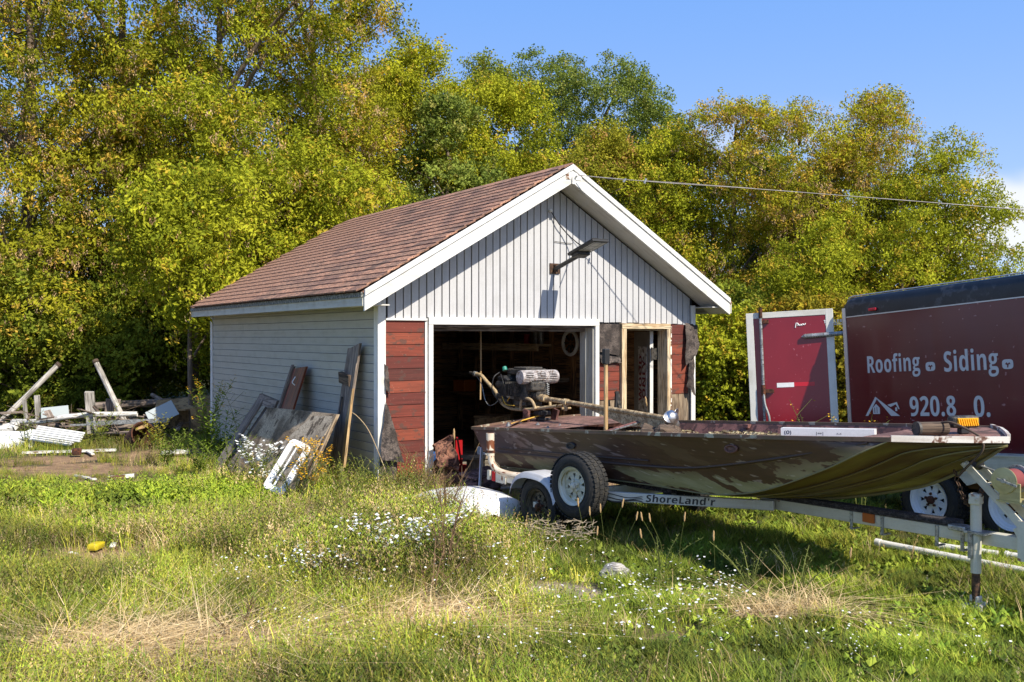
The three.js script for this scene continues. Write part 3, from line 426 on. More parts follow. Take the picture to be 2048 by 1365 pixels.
// ---------- the long-shaft mud motor standing on the stern ----------
{
  const m = gthing('mud_motor', 'black long shaft mud motor with tan frame and grey slotted muffler', 'boat motor', [1.5, 0.92, 1.0]);
  const eng = part('engine_block', [box(0.30, 0.20, 0.34, [1.5, 1.22, 0.80], [0, 0, 0], 0.03), box(0.26, 0.12, 0.26, [1.5, 1.12, 0.78], [0, 0, 0], 0.03), ...[0, 1, 2, 3, 4, 5].map((i) => box(0.13, 0.16, 0.012, [1.33, 1.26, 0.68 + i * 0.035])), cyl([1.5, 1.2, 0.97], [1.5, 1.2, 1.06], 0.08, 0.07, 18), box(0.2, 0.12, 0.16, [1.46, 1.30, 1.0], [0, 0, 0], 0.03)], M.engine, m);
  part('flywheel_housing', lathe([[0, 0.07], [0.06, 0.075], [0.08, 0.06], [0.17, 0.05], [0.195, 0.02], [0.20, -0.08], [0.17, -0.12], [0, -0.12]], 28).rotateX(-Math.PI / 2).translate(1.5, 1.235, 0.52), M.black, eng);
  part('air_cover', [box(0.30, 0.07, 0.40, [1.52, 1.455, 0.75], [0, 0, 0], 0.02), box(0.24, 0.03, 0.26, [1.5, 1.495, 0.80], [0, 0, 0], 0.012)], M.engine, eng);
  for (let i = 0; i < 4; i++) part('starter_part', [cyl([1.34 + 0.02 * (i % 2), 1.16 + i * 0.07, 0.42], [1.34, 1.17 + i * 0.07, 0.58], 0.03 + 0.008 * (i % 3), 0.03, 14), box(0.05, 0.04, 0.06, [1.33, 1.12 + i * 0.08, 0.62], [0.2 * i, 0.3, 0], 0.008)], i % 2 ? M.black : M.engine, eng);
  part('fuel_filter', cyl([1.33, 1.18, 0.66], [1.33, 1.18, 0.74], 0.035, 0.035, 14), M.galv, eng); part('fuel_cap', cyl([1.42, 1.46, 0.44], [1.42, 1.50, 0.42], 0.03, 0.028, 14), std({ color: rgb(0.02, 0.22, 0.16), roughness: 0.5 }), eng);
  // muffler with slotted guard
  const mh = (u) => [u, 1.402, 0.985], mu = part('muffler', [cyl(mh(1.29), mh(1.74), 0.062, 0.062, 22), lathe([[0, -0.01], [0.02, 0.0], [0.03, 0.02], [0.055, 0.03]], 18).rotateZ(-Math.PI / 2).translate(1.29, 1.402, 0.985)], M.black, m);
  const ring = (a, b) => cyl(mh(a), mh(b), 0.076, 0.076, 24);
  part('muffler_guard', [ring(1.262, 1.30), ring(1.405, 1.455), ring(1.575, 1.62), ring(1.72, 1.755), ...Array.from({ length: 22 }, (_, i) => { const a = i * Math.PI / 11, y = 1.402 + 0.072 * Math.cos(a), z = 0.985 + 0.072 * Math.sin(a); return cyl([1.28, y, z], [1.74, y, z], 0.0065, 0.0065, 6); })], M.muffler, mu);
  part('exhaust_spring', [tube(Array.from({ length: 40 }, (_, i) => [1.60 + 0.014 * Math.cos(i), 1.20 + i * 0.0035, 1.05 + 0.014 * Math.sin(i)]), 0.006, 120, 5)], M.galv, m);
  // tan frame, tiller, shaft tube
  part('frame', [tube([[1.38, 1.02, 0.82], [1.37, 1.13, 0.86], [1.37, 1.165, 0.96], [1.38, 1.14, 1.05], [1.40, 1.05, 1.1]], 0.017, 30, 8), tube([[1.62, 1.02, 0.82], [1.62, 1.13, 0.86], [1.62, 1.165, 0.96], [1.62, 1.14, 1.05], [1.60, 1.05, 1.1]], 0.017, 30, 8), tube([[1.42, 1.18, 0.28], [1.40, 1.06, 0.42], [1.40, 1.02, 0.66], [1.42, 1.04, 1.0], [1.46, 1.10, 1.42]], 0.018, 40, 8), tube([[1.60, 1.12, 0.36], [1.60, 1.03, 0.66], [1.58, 1.05, 1.0], [1.54, 1.10, 1.42]], 0.018, 40, 8), cyl([1.38, 1.06, 1.08], [1.62, 1.06, 1.08], 0.02), box(0.16, 0.03, 0.3, [1.5, 1.035, 0.8])], M.tan, m, 'tan tube frame under the engine');
  const til = part('tiller', tube([[1.44, 1.12, 0.26], [1.44, 1.20, 0.20], [1.42, 1.32, 0.02], [1.41, 1.385, -0.08], [1.40, 1.402, -0.2]], 0.022, 30, 10), M.tan, m); part('grip', [cyl([1.40, 1.402, -0.2], [1.40, 1.412, -0.33], 0.018), cyl([1.42, 1.385, -0.22], [1.45, 1.372, -0.34], 0.01)], M.engine, til); part('clamp', cyl([1.40, 1.40, -0.18], [1.40, 1.404, -0.22], 0.03), M.galv, til);
  part('throttle_cable', tube([[1.41, 1.38, -0.2], [1.40, 1.28, -0.06], [1.40, 1.10, 0.02], [1.40, 1.03, 0.12], [1.42, 1.06, 0.22], [1.43, 1.12, 0.3]], 0.005, 40, 6), M.galv, m);
  const sh = part('shaft_tube', cyl([1.5, 1.168, 1.05], [1.5, 1.085, 3.15], 0.027, 0.024, 16), M.tan, m, 'long tan drive tube reaching over the boat');
  part('collar', [cyl([1.5, 1.17, 1.06], [1.5, 1.165, 1.16], 0.042, 0.042, 16), cyl([1.5, 1.148, 1.5], [1.5, 1.145, 1.56], 0.038, 0.038, 16), box(0.03, 0.09, 0.03, [1.49, 1.10, 1.53]), cyl([1.44, 1.08, 1.53], [1.56, 1.08, 1.53], 0.012)], M.tan, sh);
  part('skeg', place(prism([[1.78, 1.125], [3.12, 1.07], [3.12, 0.98], [2.55, 0.97]], 0.01).rotateY(-Math.PI / 2), [1.505, 0, 0]), M.tan, sh, 'long triangular fin under the drive tube');
  const pr = part('propeller', lathe([[0, 0.06], [0.04, 0.054], [0.066, 0.032], [0.078, -0.005], [0.07, -0.035], [0.045, -0.05], [0.03, -0.06]], 20).rotateX(Math.PI / 2).translate(1.5, 1.09, 3.18).scale(1, 1, 1), M.steel, m);
  for (let i = 0; i < 3; i++) { const g = fin(new THREE.SphereGeometry(0.06, 14, 10)).scale(0.9, 0.9, 0.12); g.rotateY(0.5).translate(0, 0.06, 0).rotateZ(1.4 + i * 2.094).translate(1.5, 1.085, 3.2); part('blade', g, M.steel, pr); }
  part('pivot', [box(0.09, 0.2, 0.07, [1.5, 0.95, 1.05], [0, 0, 0], 0.01), box(0.16, 0.05, 0.12, [1.5, 1.0, 1.08], [0, 0, 0], 0.012), cyl([1.42, 0.93, 1.12], [1.58, 0.93, 1.12], 0.016)], M.black, m); for (const [u, z, r] of [[1.34, 1.0, 0.1], [1.66, 1.1, -0.1]]) part('mount_plate', box(0.03, 0.16, 0.10, [u, 0.96, z], [0.2, 0, r]), M.boatIn, m);
  part('yellow_lead', tube([[1.1, 0.895, 1.05], [1.25, 0.925, 1.05], [1.4, 0.955, 1.06], [1.5, 0.985, 1.1]], 0.008, 24, 6), M.yellowWire, m);
  part('wiring', [tube([[1.32, 1.42, 0.5], [1.29, 1.32, 0.6], [1.31, 1.18, 0.55], [1.33, 1.06, 0.72]], 0.007, 30, 5), tube([[1.40, 1.44, 0.36], [1.30, 1.38, 0.38], [1.29, 1.22, 0.36], [1.34, 1.08, 0.46]], 0.008, 30, 5), tube([[1.45, 1.03, 0.7], [1.42, 0.98, 0.92], [1.5, 1.01, 1.15], [1.44, 0.97, 1.2]], 0.006, 30, 5)], M.black, m);
  part('yellow_wiring', [tube([[1.315, 1.32, 0.66], [1.30, 1.20, 0.74], [1.31, 1.12, 0.66]], 0.006, 24, 5), tube([[1.30, 1.17, 0.56], [1.30, 1.08, 0.64], [1.33, 1.07, 0.78]], 0.006, 24, 5)], M.yellowWire, m);
}
// ---------- wheels ----------
const triHole = (sh, n, r0, r1, w) => { for (let i = 0; i < n; i++) { const a = i * 2 * Math.PI / n, P = (r, d) => new THREE.Vector2(Math.cos(a + d) * r, Math.sin(a + d) * r); sh.holes.push(new THREE.Path([P(r0, 0), P(r1, w), P(r1, -w)])); } };
// a wheel round the z axis, its outer face towards +z, moved by matrix m
function wheel(parent, m, r, w, rimR, mr, name, label, hubM = M.rust, dirty = false) {
  const a = w / 2, T = part('tyre', place(lathe([[rimR, -a * 0.8], [rimR + 0.02, -a], [r - 0.05, -a * 1.02], [r - 0.015, -a * 0.9], [r, -a * 0.62], [r, a * 0.62], [r - 0.015, a * 0.9], [r - 0.05, a * 1.02], [rimR + 0.045, a * 1.03], [rimR + 0.02, a], [rimR, a * 0.8]], 48).rotateX(Math.PI / 2), [0, 0, 0]).applyMatrix4(m), M.rubber, parent, label);
  T.name = name === 'wheel' ? 'wheel' : name;
  const tr = []; for (let i = 0; i < 44; i++) for (const s of [-0.33, 0, 0.33]) { const b = box(0.032, 0.010, w * 0.24, [0, r + 0.002, s * w], [0, 0.15, 0]); b.rotateZ(i * Math.PI / 22 + s * 0.2); tr.push(b.applyMatrix4(m)); }
  part('tread', tr, M.rubber, T);
  const sh = new THREE.Shape(); sh.setFromPoints(Array.from({ length: 40 }, (_, i) => new THREE.Vector2(rimR * 0.80 * Math.cos(i * Math.PI / 20), rimR * 0.80 * Math.sin(i * Math.PI / 20)))); triHole(sh, 8, rimR * 0.38, rimR * 0.67, 0.19);
  const rim = part('rim', [lathe([[rimR * 0.78, a * 0.30], [rimR * 0.86, a * 0.62], [rimR * 0.90, a * 0.80], [rimR * 0.99, a * 0.84], [rimR * 1.04, a * 1.0], [rimR * 1.01, a * 0.97], [rimR * 0.97, a * 0.7], [rimR * 0.9, 0], [rimR * 0.97, -a * 0.8]], 40).rotateX(Math.PI / 2), fin(new THREE.ExtrudeGeometry(sh, { depth: 0.008, bevelEnabled: true, bevelSize: 0.003, bevelThickness: 0.003, bevelSegments: 1, curveSegments: 24 })).translate(0, 0, a * 0.28), lathe([[rimR * 0.36, 0], [rimR * 0.34, 0.012], [0, 0.014]], 28).rotateX(Math.PI / 2).translate(0, 0, a * 0.28 + 0.01)].map((g) => g.applyMatrix4(m)), mr, T);
  part('rim_back', fin(new THREE.CircleGeometry(rimR * 0.9, 28)).translate(0, 0, -a * 0.1).applyMatrix4(m), M.black, T);
  part('hub', [lathe([[rimR * 0.2, 0], [rimR * 0.19, 0.035], [rimR * 0.14, 0.05], [0, 0.052]], 20).rotateX(Math.PI / 2).translate(0, 0, a * 0.28 + 0.012), ...[0, 1, 2, 3, 4].map((i) => { const q = i * 1.2566 + 0.3; return cyl([rimR * 0.29 * Math.cos(q), rimR * 0.29 * Math.sin(q), a * 0.28 + 0.01], [rimR * 0.29 * Math.cos(q), rimR * 0.29 * Math.sin(q), a * 0.28 + 0.04], 0.014, 0.012, 6); })].map((g) => g.applyMatrix4(m)), hubM, T);
  return T;
}
const faceU = (p, tiltY = 0, roll = 0) => new THREE.Matrix4().makeTranslation(...p).multiply(new THREE.Matrix4().makeRotationY(-Math.PI / 2 + tiltY)).multiply(new THREE.Matrix4().makeRotationZ(roll));   // outer face towards -u
// ---------- the boat trailer ----------
{
  const t = gthing('boat_trailer', 'white painted boat trailer carrying the brown jon boat', 'boat trailer', [CU, 0, 3.4]);
  const V0 = [0.735, 0.415, 3.02], V1 = [1.50, 0.455, 4.42], rail = part('frame_rail', [bar([0.735, 0.385, 1.38], V0, 0.06, 0.085, 0, 0.006), bar(V0, V1, 0.05, 0.082, 0, 0.006)], M.creamClean, t, 'near frame rail with the maker\'s lettering');
  part('frame_rail', [bar([2.40, 0.385, 1.16], [2.40, 0.415, 3.02], 0.06, 0.085), bar([2.40, 0.415, 3.02], [1.64, 0.455, 4.42], 0.05, 0.082)], M.cream, t);
  const ton = part('tongue', [bar([CU, 0.455, 4.25], [CU, 0.50, 6.62], 0.075, 0.088, 0, 0.006)], M.cream, t, 'trailer tongue');
  part('coupler', [bar([CU, 0.50, 6.6], [CU, 0.50, 6.95], 0.09, 0.07), ball(0.07, [CU, 0.50, 6.98])], M.galv, ton);
  part('cross_member', [bar([0.70, 0.43, 2.98], [2.44, 0.43, 2.98], 0.06, 0.09), bar([0.70, 0.385, 1.22], [2.44, 0.385, 1.22], 0.05, 0.10), bar([0.55, 0.24, 2.30], [2.59, 0.24, 2.30], 0.05, 0.05)], M.cream, t);
  part('leaf_spring', [tube([[0.72, 0.36, 1.95], [0.72, 0.27, 2.3], [0.72, 0.36, 2.65]], 0.022, 16, 6), tube([[2.42, 0.36, 1.95], [2.42, 0.27, 2.3], [2.42, 0.36, 2.65]], 0.022, 16, 6)], M.rust, t);
  for (const s of [0, 1]) part('keel_bunk', bar([s ? 2.0 : 1.14, 0.475, 1.5], [s ? 2.0 : 1.14, 0.50, 3.6], 0.08, 0.05), M.carpet, t);
  part('keel_bunk', [rough(bar([1.555, 0.518, 4.15], [1.555, 0.563, 6.02], 0.095, 0.045, 0, 0.012), 0.004, 30, 3)], M.carpet, t, 'carpeted bunk along the tongue');
  for (const z of [5.15, 5.42, 5.86, 6.05]) part('u_bolt', [slab(CU - 0.046, CU - 0.038, 0.385, 0.525, z - 0.012, z + 0.012), slab(CU - 0.046, CU + 0.046, 0.378, 0.386, z - 0.012, z + 0.012)], M.galv, ton);
  part('side_marker', slab(CU - 0.062, CU - 0.04, 0.455, 0.525, 5.26, 5.36, 0.006), M.orange, ton);
  const dirv = V(V1).sub(V(V0)).normalize(), nv = new THREE.Vector3(-dirv.z, 0, dirv.x).normalize();
  const onRail = (g, d, off = 0.027) => { const y = new THREE.Vector3().crossVectors(nv, dirv).normalize(); g.applyMatrix4(new THREE.Matrix4().makeBasis(dirv, y, nv).setPosition(V(V0).addScaledVector(dirv, d).addScaledVector(nv, off))); return g; };
  part('lettering', onRail(letters("ShoreLand'r", 0.062, 1.25, 0.12).translate(0, -0.028, 0), 0.48), M.darkLetter, rail);
  part('wave_stripe', [0.012, -0.012, -0.03].map((y, i) => { const sh = new THREE.Shape(), P = (x, k) => [x, y + 0.012 * Math.sin(x * 16 + i) - 0.02 * (x - 0.2) + k]; sh.moveTo(...P(0, 0.004)); for (let x = 0.02; x <= 0.44; x += 0.02) sh.lineTo(...P(x, 0.004)); for (let x = 0.44; x >= 0; x -= 0.02) sh.lineTo(...P(x, -0.004 - i * 0.002)); return onRail(fin(new THREE.ShapeGeometry(sh)), 0.02); }), M.darkLetter, rail);
  // tail light, guide post
  const tl = part('tail_light', slab(0.685, 0.70, 0.335, 0.435, 1.31, 1.37, 0.004), M.redLens, t); part('light_body', slab(0.70, 0.79, 0.33, 0.44, 1.31, 1.38, 0.006), M.black, tl);
  part('plate', slab(0.69, 0.702, 0.33, 0.44, 1.38, 1.57), M.cream, t);
  const gp = part('guide_post', [tube([[0.74, 0.445, 1.86], [0.66, 0.45, 1.72], [0.60, 0.48, 1.56], [0.585, 0.56, 1.47], [0.585, 0.68, 1.45]], 0.034, 30, 14), cyl([0.585, 0.62, 1.45], [0.585, 0.855, 1.44], 0.040, 0.043, 18)], std({ map: painted([214, 200, 180], [150, 118, 84], 141, 0.5, [124, 72, 44], 0.64), roughness: 0.6 }), t, 'bent pipe guide post at the stern'); part('sleeve', cyl([0.585, 0.655, 1.45], [0.585, 0.68, 1.45], 0.046, 0.046, 18), M.rust, gp);
  part('strap_tail', place(rough(box(0.09, 0.06, 0.05), 0.02, 20, 9), [0.78, 0.47, 2.25]), std({ color: rgb(0.6, 0.02, 0.09), roughness: 0.8 }), t, 'pink red tag hanging under the hull');
  // fenders and wheels
  const fender = (u0, s) => { const rows = []; for (let i = 0; i <= 14; i++) { const a = 0.32 + (Math.PI - 0.62) * i / 14, c = Math.cos(a), sn = Math.sin(a), sq = (v) => Math.sign(v) * Math.pow(Math.abs(v), 0.75), z = 2.33 - sq(c) * 0.40, h = 0.22 + sq(sn) * 0.34; rows.push([[u0 - s * 0.02, h - 0.06, z - c * -0.02], [u0, h - 0.012, z], [u0 + s * 0.03, h, z], [u0 + s * 0.23, h, z]]); } return quads(rows); };
  part('fender', fender(0.50, 1), std({ map: painted([196, 196, 198], [150, 146, 138], 142, 0.4), roughness: 0.45, side: THREE.DoubleSide }), t); part('fender', fender(2.62, -1), M.cream, t);
  wheel(t, faceU([0.63, 0.225, 2.33]), 0.295, 0.17, 0.172, std({ map: blotch([[44, 38, 30], [96, 86, 66], [60, 52, 40]], 143, 8, 0.4), roughness: 0.8 }), 'wheel', 'road wheel under the fender with a rusty dark rim');
  wheel(t, faceU([2.50, 0.225, 2.33], Math.PI), 0.295, 0.17, 0.172, M.rim, 'wheel');
  wheel(t, faceU([0.60, 0.505, 2.93], 0.10, 0.2), 0.295, 0.185, 0.172, M.rim, 'spare_wheel', 'spare wheel with a cream eight hole rim bolted to the rail', M.cream);
  part('spare_bracket', bar([0.62, 0.50, 2.94], [0.75, 0.44, 2.96], 0.07, 0.07), M.rust, t);
  // winch stand
  const ws = part('winch_stand', [bar([1.50, 1.0, 6.07], [1.50, 0.60, 6.50], 0.012, 0.055, 0, 0.003), bar([1.64, 1.0, 6.07], [1.64, 0.60, 6.50], 0.012, 0.055, 0, 0.003), bar([1.57, 0.52, 6.52], [1.57, 0.62, 6.46], 0.15, 0.10), slab(1.475, 1.487, 0.40, 0.66, 6.46, 6.62), slab(1.653, 1.665, 0.40, 0.66, 6.46, 6.62), bar([1.50, 0.865, 6.235], [1.64, 0.865, 6.235], 0.05, 0.012), cyl([1.48, 0.985, 6.085], [1.66, 0.985, 6.085], 0.012)], M.cream, t);
  part('bow_roller', lathe([[0, -0.055], [0.05, -0.055], [0.03, 0], [0.05, 0.055], [0, 0.055]], 18).rotateZ(Math.PI / 2).translate(1.57, 0.985, 6.10), M.black, ws);
  const wi = part('winch', [slab(1.47, 1.482, 0.78, 0.90, 6.34, 6.48, 0.004), slab(1.66, 1.672, 0.78, 0.90, 6.34, 6.48, 0.004), lathe([[0, -0.012], [0.085, -0.012], [0.085, 0.0], [0, 0.0]], 28).rotateZ(Math.PI / 2).translate(1.46, 0.91, 6.375), slab(1.47, 1.67, 0.768, 0.78, 6.32, 6.5)], std({ map: painted([196, 188, 140], [140, 128, 84], 144, 0.5), roughness: 0.5, metalness: 0.3 }), ws);
  part('winch_strap', cyl([1.48, 0.91, 6.375], [1.60, 0.91, 6.375], 0.07, 0.07, 22), std({ color: rgb(0.22, 0.05, 0.05), roughness: 0.9 }), wi);
  const gear = []; for (let i = 0; i < 40; i++) gear.push(box(0.012, 0.012, 0.02, [0, 0, 0]).translate(0, 0.086, 0).rotateZ(i * Math.PI / 20).rotateY(Math.PI / 2).translate(1.63, 0.91, 6.375)); gear.push(lathe([[0, -0.008], [0.084, -0.008], [0.084, 0.008], [0, 0.008]], 28).rotateZ(Math.PI / 2).translate(1.63, 0.91, 6.375)); part('winch_gear', gear, M.galv, wi);
  part('winch_crank', [cyl([1.44, 0.91, 6.38], [1.47, 0.91, 6.38], 0.014), bar([1.445, 0.92, 6.34], [1.445, 0.885, 6.47], 0.012, 0.014), cyl([1.60, 0.83, 6.5], [1.40, 0.80, 6.56], 0.012), tube([[1.6, 0.9, 6.4], [1.62, 0.95, 6.2], [1.6, 0.98, 6.1]], 0.008, 16, 5)], M.galv, wi);
  for (let i = 0; i < 17; i++) { const s = i / 16, z = 6.02 + 0.19 * s, h = 0.92 - 0.60 * s * (1 - s) - 0.10 * s; part('chain_link', place(fin(new THREE.TorusGeometry(0.013, 0.0042, 6, 12)).scale(1, 1.5, 1), [1.49, h, z], [i % 2 ? 0.4 : -0.5, (i % 2) * 1.57, s * 1.2]), M.iron, t); }
  // tongue jack
  const jk = part('jack', [cyl([1.49, 0.42, 6.17], [1.49, 0.78, 6.17], 0.036, 0.036, 18), cyl([1.49, 0.26, 6.17], [1.49, 0.42, 6.17], 0.034, 0.034, 18)], M.cream, t, 'tongue jack');
  part('jack_leg', cyl([1.49, 0.06, 6.17], [1.49, 0.28, 6.17], 0.027, 0.027, 16), M.iron, jk); part('jack_foot', [rough(box(0.13, 0.05, 0.12, [1.49, 0.035, 6.17], [0, 0.2, 0], 0.012), 0.006, 12, 4), rough(box(0.05, 0.08, 0.07, [1.49, 0.07, 6.17], [0, 0, 0], 0.01), 0.004, 12, 5), box(0.09, 0.03, 0.04, [1.42, 0.03, 6.12], [0.2, 0.3, 0.3], 0.008)], M.dirtyWhite, jk);
  part('jack_head', [box(0.09, 0.075, 0.075, [1.49, 0.76, 6.17], [0, 0.2, 0], 0.012), cyl([1.44, 0.765, 6.20], [1.435, 0.765, 6.215], 0.012)], M.cream, jk); part('jack_collar', [box(0.12, 0.02, 0.15, [1.50, 0.535, 6.18], [0, 0, 0], 0.004), slab(1.44, 1.447, 0.36, 0.545, 6.14, 6.17), box(0.10, 0.04, 0.13, [1.5, 0.545, 6.05], [0, 0, 0], 0.01)], M.galv, jk);
}
// ---------- the cargo trailer: x along it from the rear, y up, z out of the side in view ----------
{
  const t = thing('cargo_trailer', 'dark red enclosed cargo trailer with roofing advertisement and open rear door', 'trailer', [3.62, -0.06, -10.33]);
  t.rotation.order = 'YZX'; t.rotation.y = -61.9 * Math.PI / 180; t.rotation.z = 4.1 * Math.PI / 180;
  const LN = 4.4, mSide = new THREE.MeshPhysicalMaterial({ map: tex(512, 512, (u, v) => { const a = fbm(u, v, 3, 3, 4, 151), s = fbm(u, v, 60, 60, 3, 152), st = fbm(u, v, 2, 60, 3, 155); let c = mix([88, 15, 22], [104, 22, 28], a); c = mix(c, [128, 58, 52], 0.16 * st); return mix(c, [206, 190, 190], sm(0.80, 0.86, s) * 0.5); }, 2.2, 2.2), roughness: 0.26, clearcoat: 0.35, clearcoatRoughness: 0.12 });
  mSide.bumpMap = tex(256, 256, (u, v) => { const n = 255 * fbm(u, v, 6, 2, 3, 153); return [n, n, n]; }, 1.6, 2.4, false); mSide.bumpScale = 0.012;
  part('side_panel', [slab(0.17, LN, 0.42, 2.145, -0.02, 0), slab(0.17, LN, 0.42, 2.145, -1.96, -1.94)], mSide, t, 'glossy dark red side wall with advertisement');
  part('front_panel', slab(LN - 0.02, LN, 0.42, 2.2, -1.94, -0.02), mSide, t);
  part('floor', slab(0.15, LN, 0.36, 0.42, -1.95, -0.01), M.inWall, t);
  const prof = [[0.004, 2.12], [0.006, 2.24], [-0.01, 2.29], [-0.05, 2.325], [-0.12, 2.34], [-0.98, 2.37], [-1.84, 2.34], [-1.91, 2.325], [-1.95, 2.29], [-1.966, 2.24], [-1.964, 2.12]];
  const mTop = std({ map: blotch([[22, 23, 27], [30, 31, 36], [60, 60, 64]], 154, 6, 1.2, 0.3), roughness: 0.35, side: THREE.DoubleSide }), rr0 = []; for (let i = 0; i <= 12; i++) { const q = Math.min(1, i / 6), x = i <= 6 ? 0.14 + 0.09 * (1 - Math.cos(q * Math.PI / 2)) : 0.23 + (LN - 0.23) * (i - 6) / 6, dy = i <= 6 ? -0.10 * (1 - Math.sin(q * Math.PI / 2)) : 0; rr0.push(prof.map(([z, y]) => [x, y > 2.2 ? y + dy * (y - 2.12) / 0.2 : y, z])); }
  const roof = part('roof', quads(rr0), mTop, t, 'black rounded roof edge');
  part('roof_trim', [tube(rr0.map((r) => [r[2][0], r[4][1] + 0.003, r[3][2]]), 0.007, 40, 6), slab(0.18, LN, 2.115, 2.125, 0.0, 0.008)], M.alu, roof);
  part('marker_lamp', slab(0.50, 0.60, 2.155, 2.185, 0.0, 0.03, 0.008), M.redLens, t);
  part('rear_frame', [slab(0.13, 0.175, 0.38, 2.22, -0.05, 0.008), slab(0.13, 0.175, 0.38, 2.22, -1.97, -1.92), slab(0.13, 0.175, 2.19, 2.25, -1.92, -0.05), slab(0.13, 0.175, 0.36, 0.42, -1.92, -0.05)], M.alu, t);
  const out = (g, x, y) => g.translate(x, y, 0.003);
  for (const [w, s, x, y, k] of [['Roofing', 0.178, 0.43, 1.505, 0.74], ['Siding', 0.196, 1.36, 1.482, 0.74], ['920.8', 0.196, 0.935, 1.052, 0.80], ['0.', 0.196, 1.655, 1.046, 0.82]]) part('lettering', out(letters(w, s, k), x, y), M.letter, t);
  for (const [x, y] of [[1.15, 1.515], [1.97, 1.50]]) { const sh = new THREE.Shape(); for (let i = 0; i < 28; i++) { const a = i / 28 * 6.2832, f = (v) => Math.sign(v) * Math.pow(Math.abs(v), 0.6), q = [0.055 + 0.055 * f(Math.cos(a)), 0.045 + 0.045 * f(Math.sin(a))]; i ? sh.lineTo(...q) : sh.moveTo(...q); } const e = part('emblem', out(fin(new THREE.ShapeGeometry(sh, 10)), x, y - 0.02), M.letter, t); const k = new THREE.Shape([[0.048, 0.014], [0.05, 0.036], [0.03, 0.046], [0.044, 0.064], [0.057, 0.05], [0.074, 0.062], [0.084, 0.044], [0.066, 0.042], [0.06, 0.014]].map((p) => new THREE.Vector2(...p))); part('emblem_bird', fin(new THREE.ShapeGeometry(k)).translate(x, y - 0.02, 0.005), mSide, e); }
  const shp = (pts, holes = []) => { const s = new THREE.Shape(pts.map((p) => new THREE.Vector2(...p))); for (const h of holes) s.holes.push(new THREE.Path(h.map((p) => new THREE.Vector2(...p)))); return fin(new THREE.ShapeGeometry(s)); };
  part('house_emblem', [shp([[0, 0], [0.14, 0.2], [0.165, 0.185], [0.035, 0]]), shp([[0.14, 0.2], [0.44, 0.0], [0.33, 0.0], [0.165, 0.168]]), shp([[0.10, 0.02], [0.19, 0.02], [0.19, 0.085], [0.145, 0.125], [0.10, 0.085]], [[[0.12, 0.03], [0.12, 0.085], [0.128, 0.09], [0.128, 0.03]], [[0.15, 0.03], [0.15, 0.095], [0.157, 0.09], [0.157, 0.03]]]), shp([[0.29, 0.115], [0.41, 0.142], [0.44, 0.07], [0.425, 0.07], [0.395, 0.12], [0.33, 0.092]]), shp([[0.385, 0.05], [0.41, 0.05], [0.41, 0.08], [0.397, 0.092], [0.385, 0.08]])].map((g) => out(g, 0.37, 1.052)), M.letter, t);
  part('scuff_patch', out(place(fin(new THREE.CircleGeometry(0.03, 10)).scale(1.6, 0.8, 1), [1.8, 0.795, 0]), 0, 0), M.letter, t);
  // fender and wheels
  const fs = new THREE.Shape([[0.80, 0.34], [0.88, 0.60], [1.0, 0.70], [2.75, 0.70], [2.88, 0.6], [2.95, 0.34], [2.62, 0.34], [2.56, 0.48], [2.40, 0.58], [2.20, 0.60], [2.0, 0.56], [1.90, 0.48], [1.70, 0.42], [1.62, 0.5], [1.44, 0.58], [1.25, 0.60], [1.06, 0.56], [0.94, 0.46], [0.90, 0.34]].map((p) => new THREE.Vector2(...p)));
  part('fender', [muv(new THREE.ExtrudeGeometry(fs, { depth: 0.012, bevelEnabled: false })).translate(0, 0, 0.22), slab(0.98, 2.77, 0.70, 0.712, 0.0, 0.24), bar([0.80, 0.34, 0.11], [0.94, 0.68, 0.11], 0.22, 0.012)], M.cream, t, 'cream fender over the pair of wheels');
  for (const x of [1.256, 2.10]) wheel(t, new THREE.Matrix4().makeTranslation(x, 0.25, 0.12), 0.325, 0.19, 0.203, M.rimWhite, 'wheel', x < 2 ? 'rear wheel with white eight hole rim and rusty hub' : undefined);
  part('axle', [cyl([1.256, 0.25, 0.1], [1.256, 0.25, -1.9], 0.035), cyl([2.10, 0.25, 0.1], [2.10, 0.25, -1.9], 0.035), slab(0.3, LN, 0.26, 0.36, -0.3, -0.24), slab(0.3, LN, 0.26, 0.36, -1.7, -1.64)], M.black, t);
  // the open rear door, swung out beyond the corner
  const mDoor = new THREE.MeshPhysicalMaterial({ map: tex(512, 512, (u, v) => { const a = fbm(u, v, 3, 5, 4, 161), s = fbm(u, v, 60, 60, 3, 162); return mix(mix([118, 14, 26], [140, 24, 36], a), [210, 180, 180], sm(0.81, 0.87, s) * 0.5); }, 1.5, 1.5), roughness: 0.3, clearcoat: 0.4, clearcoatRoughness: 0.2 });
  const D = new THREE.Matrix4().makeBasis(new THREE.Vector3(-0.757, 0, 0.653), new THREE.Vector3(0, 1, 0), new THREE.Vector3(-0.653, 0, -0.757)).setPosition(-0.02, 0, 0), dd = (g) => g.applyMatrix4(D), fl = -1;   // x away from the hinge, the face in view towards -z
  const S = (x0, x1, y0, y1, z0, z1, b = 0) => dd(slab(x0, x1, y0, y1, z0, z1, b));
  const face = (() => { const p = new THREE.Vector3(0, 0, 1).transformDirection(D), q = p.clone().applyEuler(t.rotation); return q.dot(new THREE.Vector3(-0.3, 0, 1)) > 0 ? 1 : -1; })();
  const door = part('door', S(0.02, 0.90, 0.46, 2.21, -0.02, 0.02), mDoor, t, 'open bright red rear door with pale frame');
  part('door_frame', [S(-0.01, 0.07, 0.42, 2.235, -0.026, 0.026, 0.004), S(0.85, 0.93, 0.42, 2.235, -0.026, 0.026, 0.004), S(0.07, 0.85, 2.17, 2.235, -0.026, 0.026, 0.004), S(0.07, 0.85, 0.42, 0.48, -0.026, 0.026, 0.004)], M.creamClean, door);
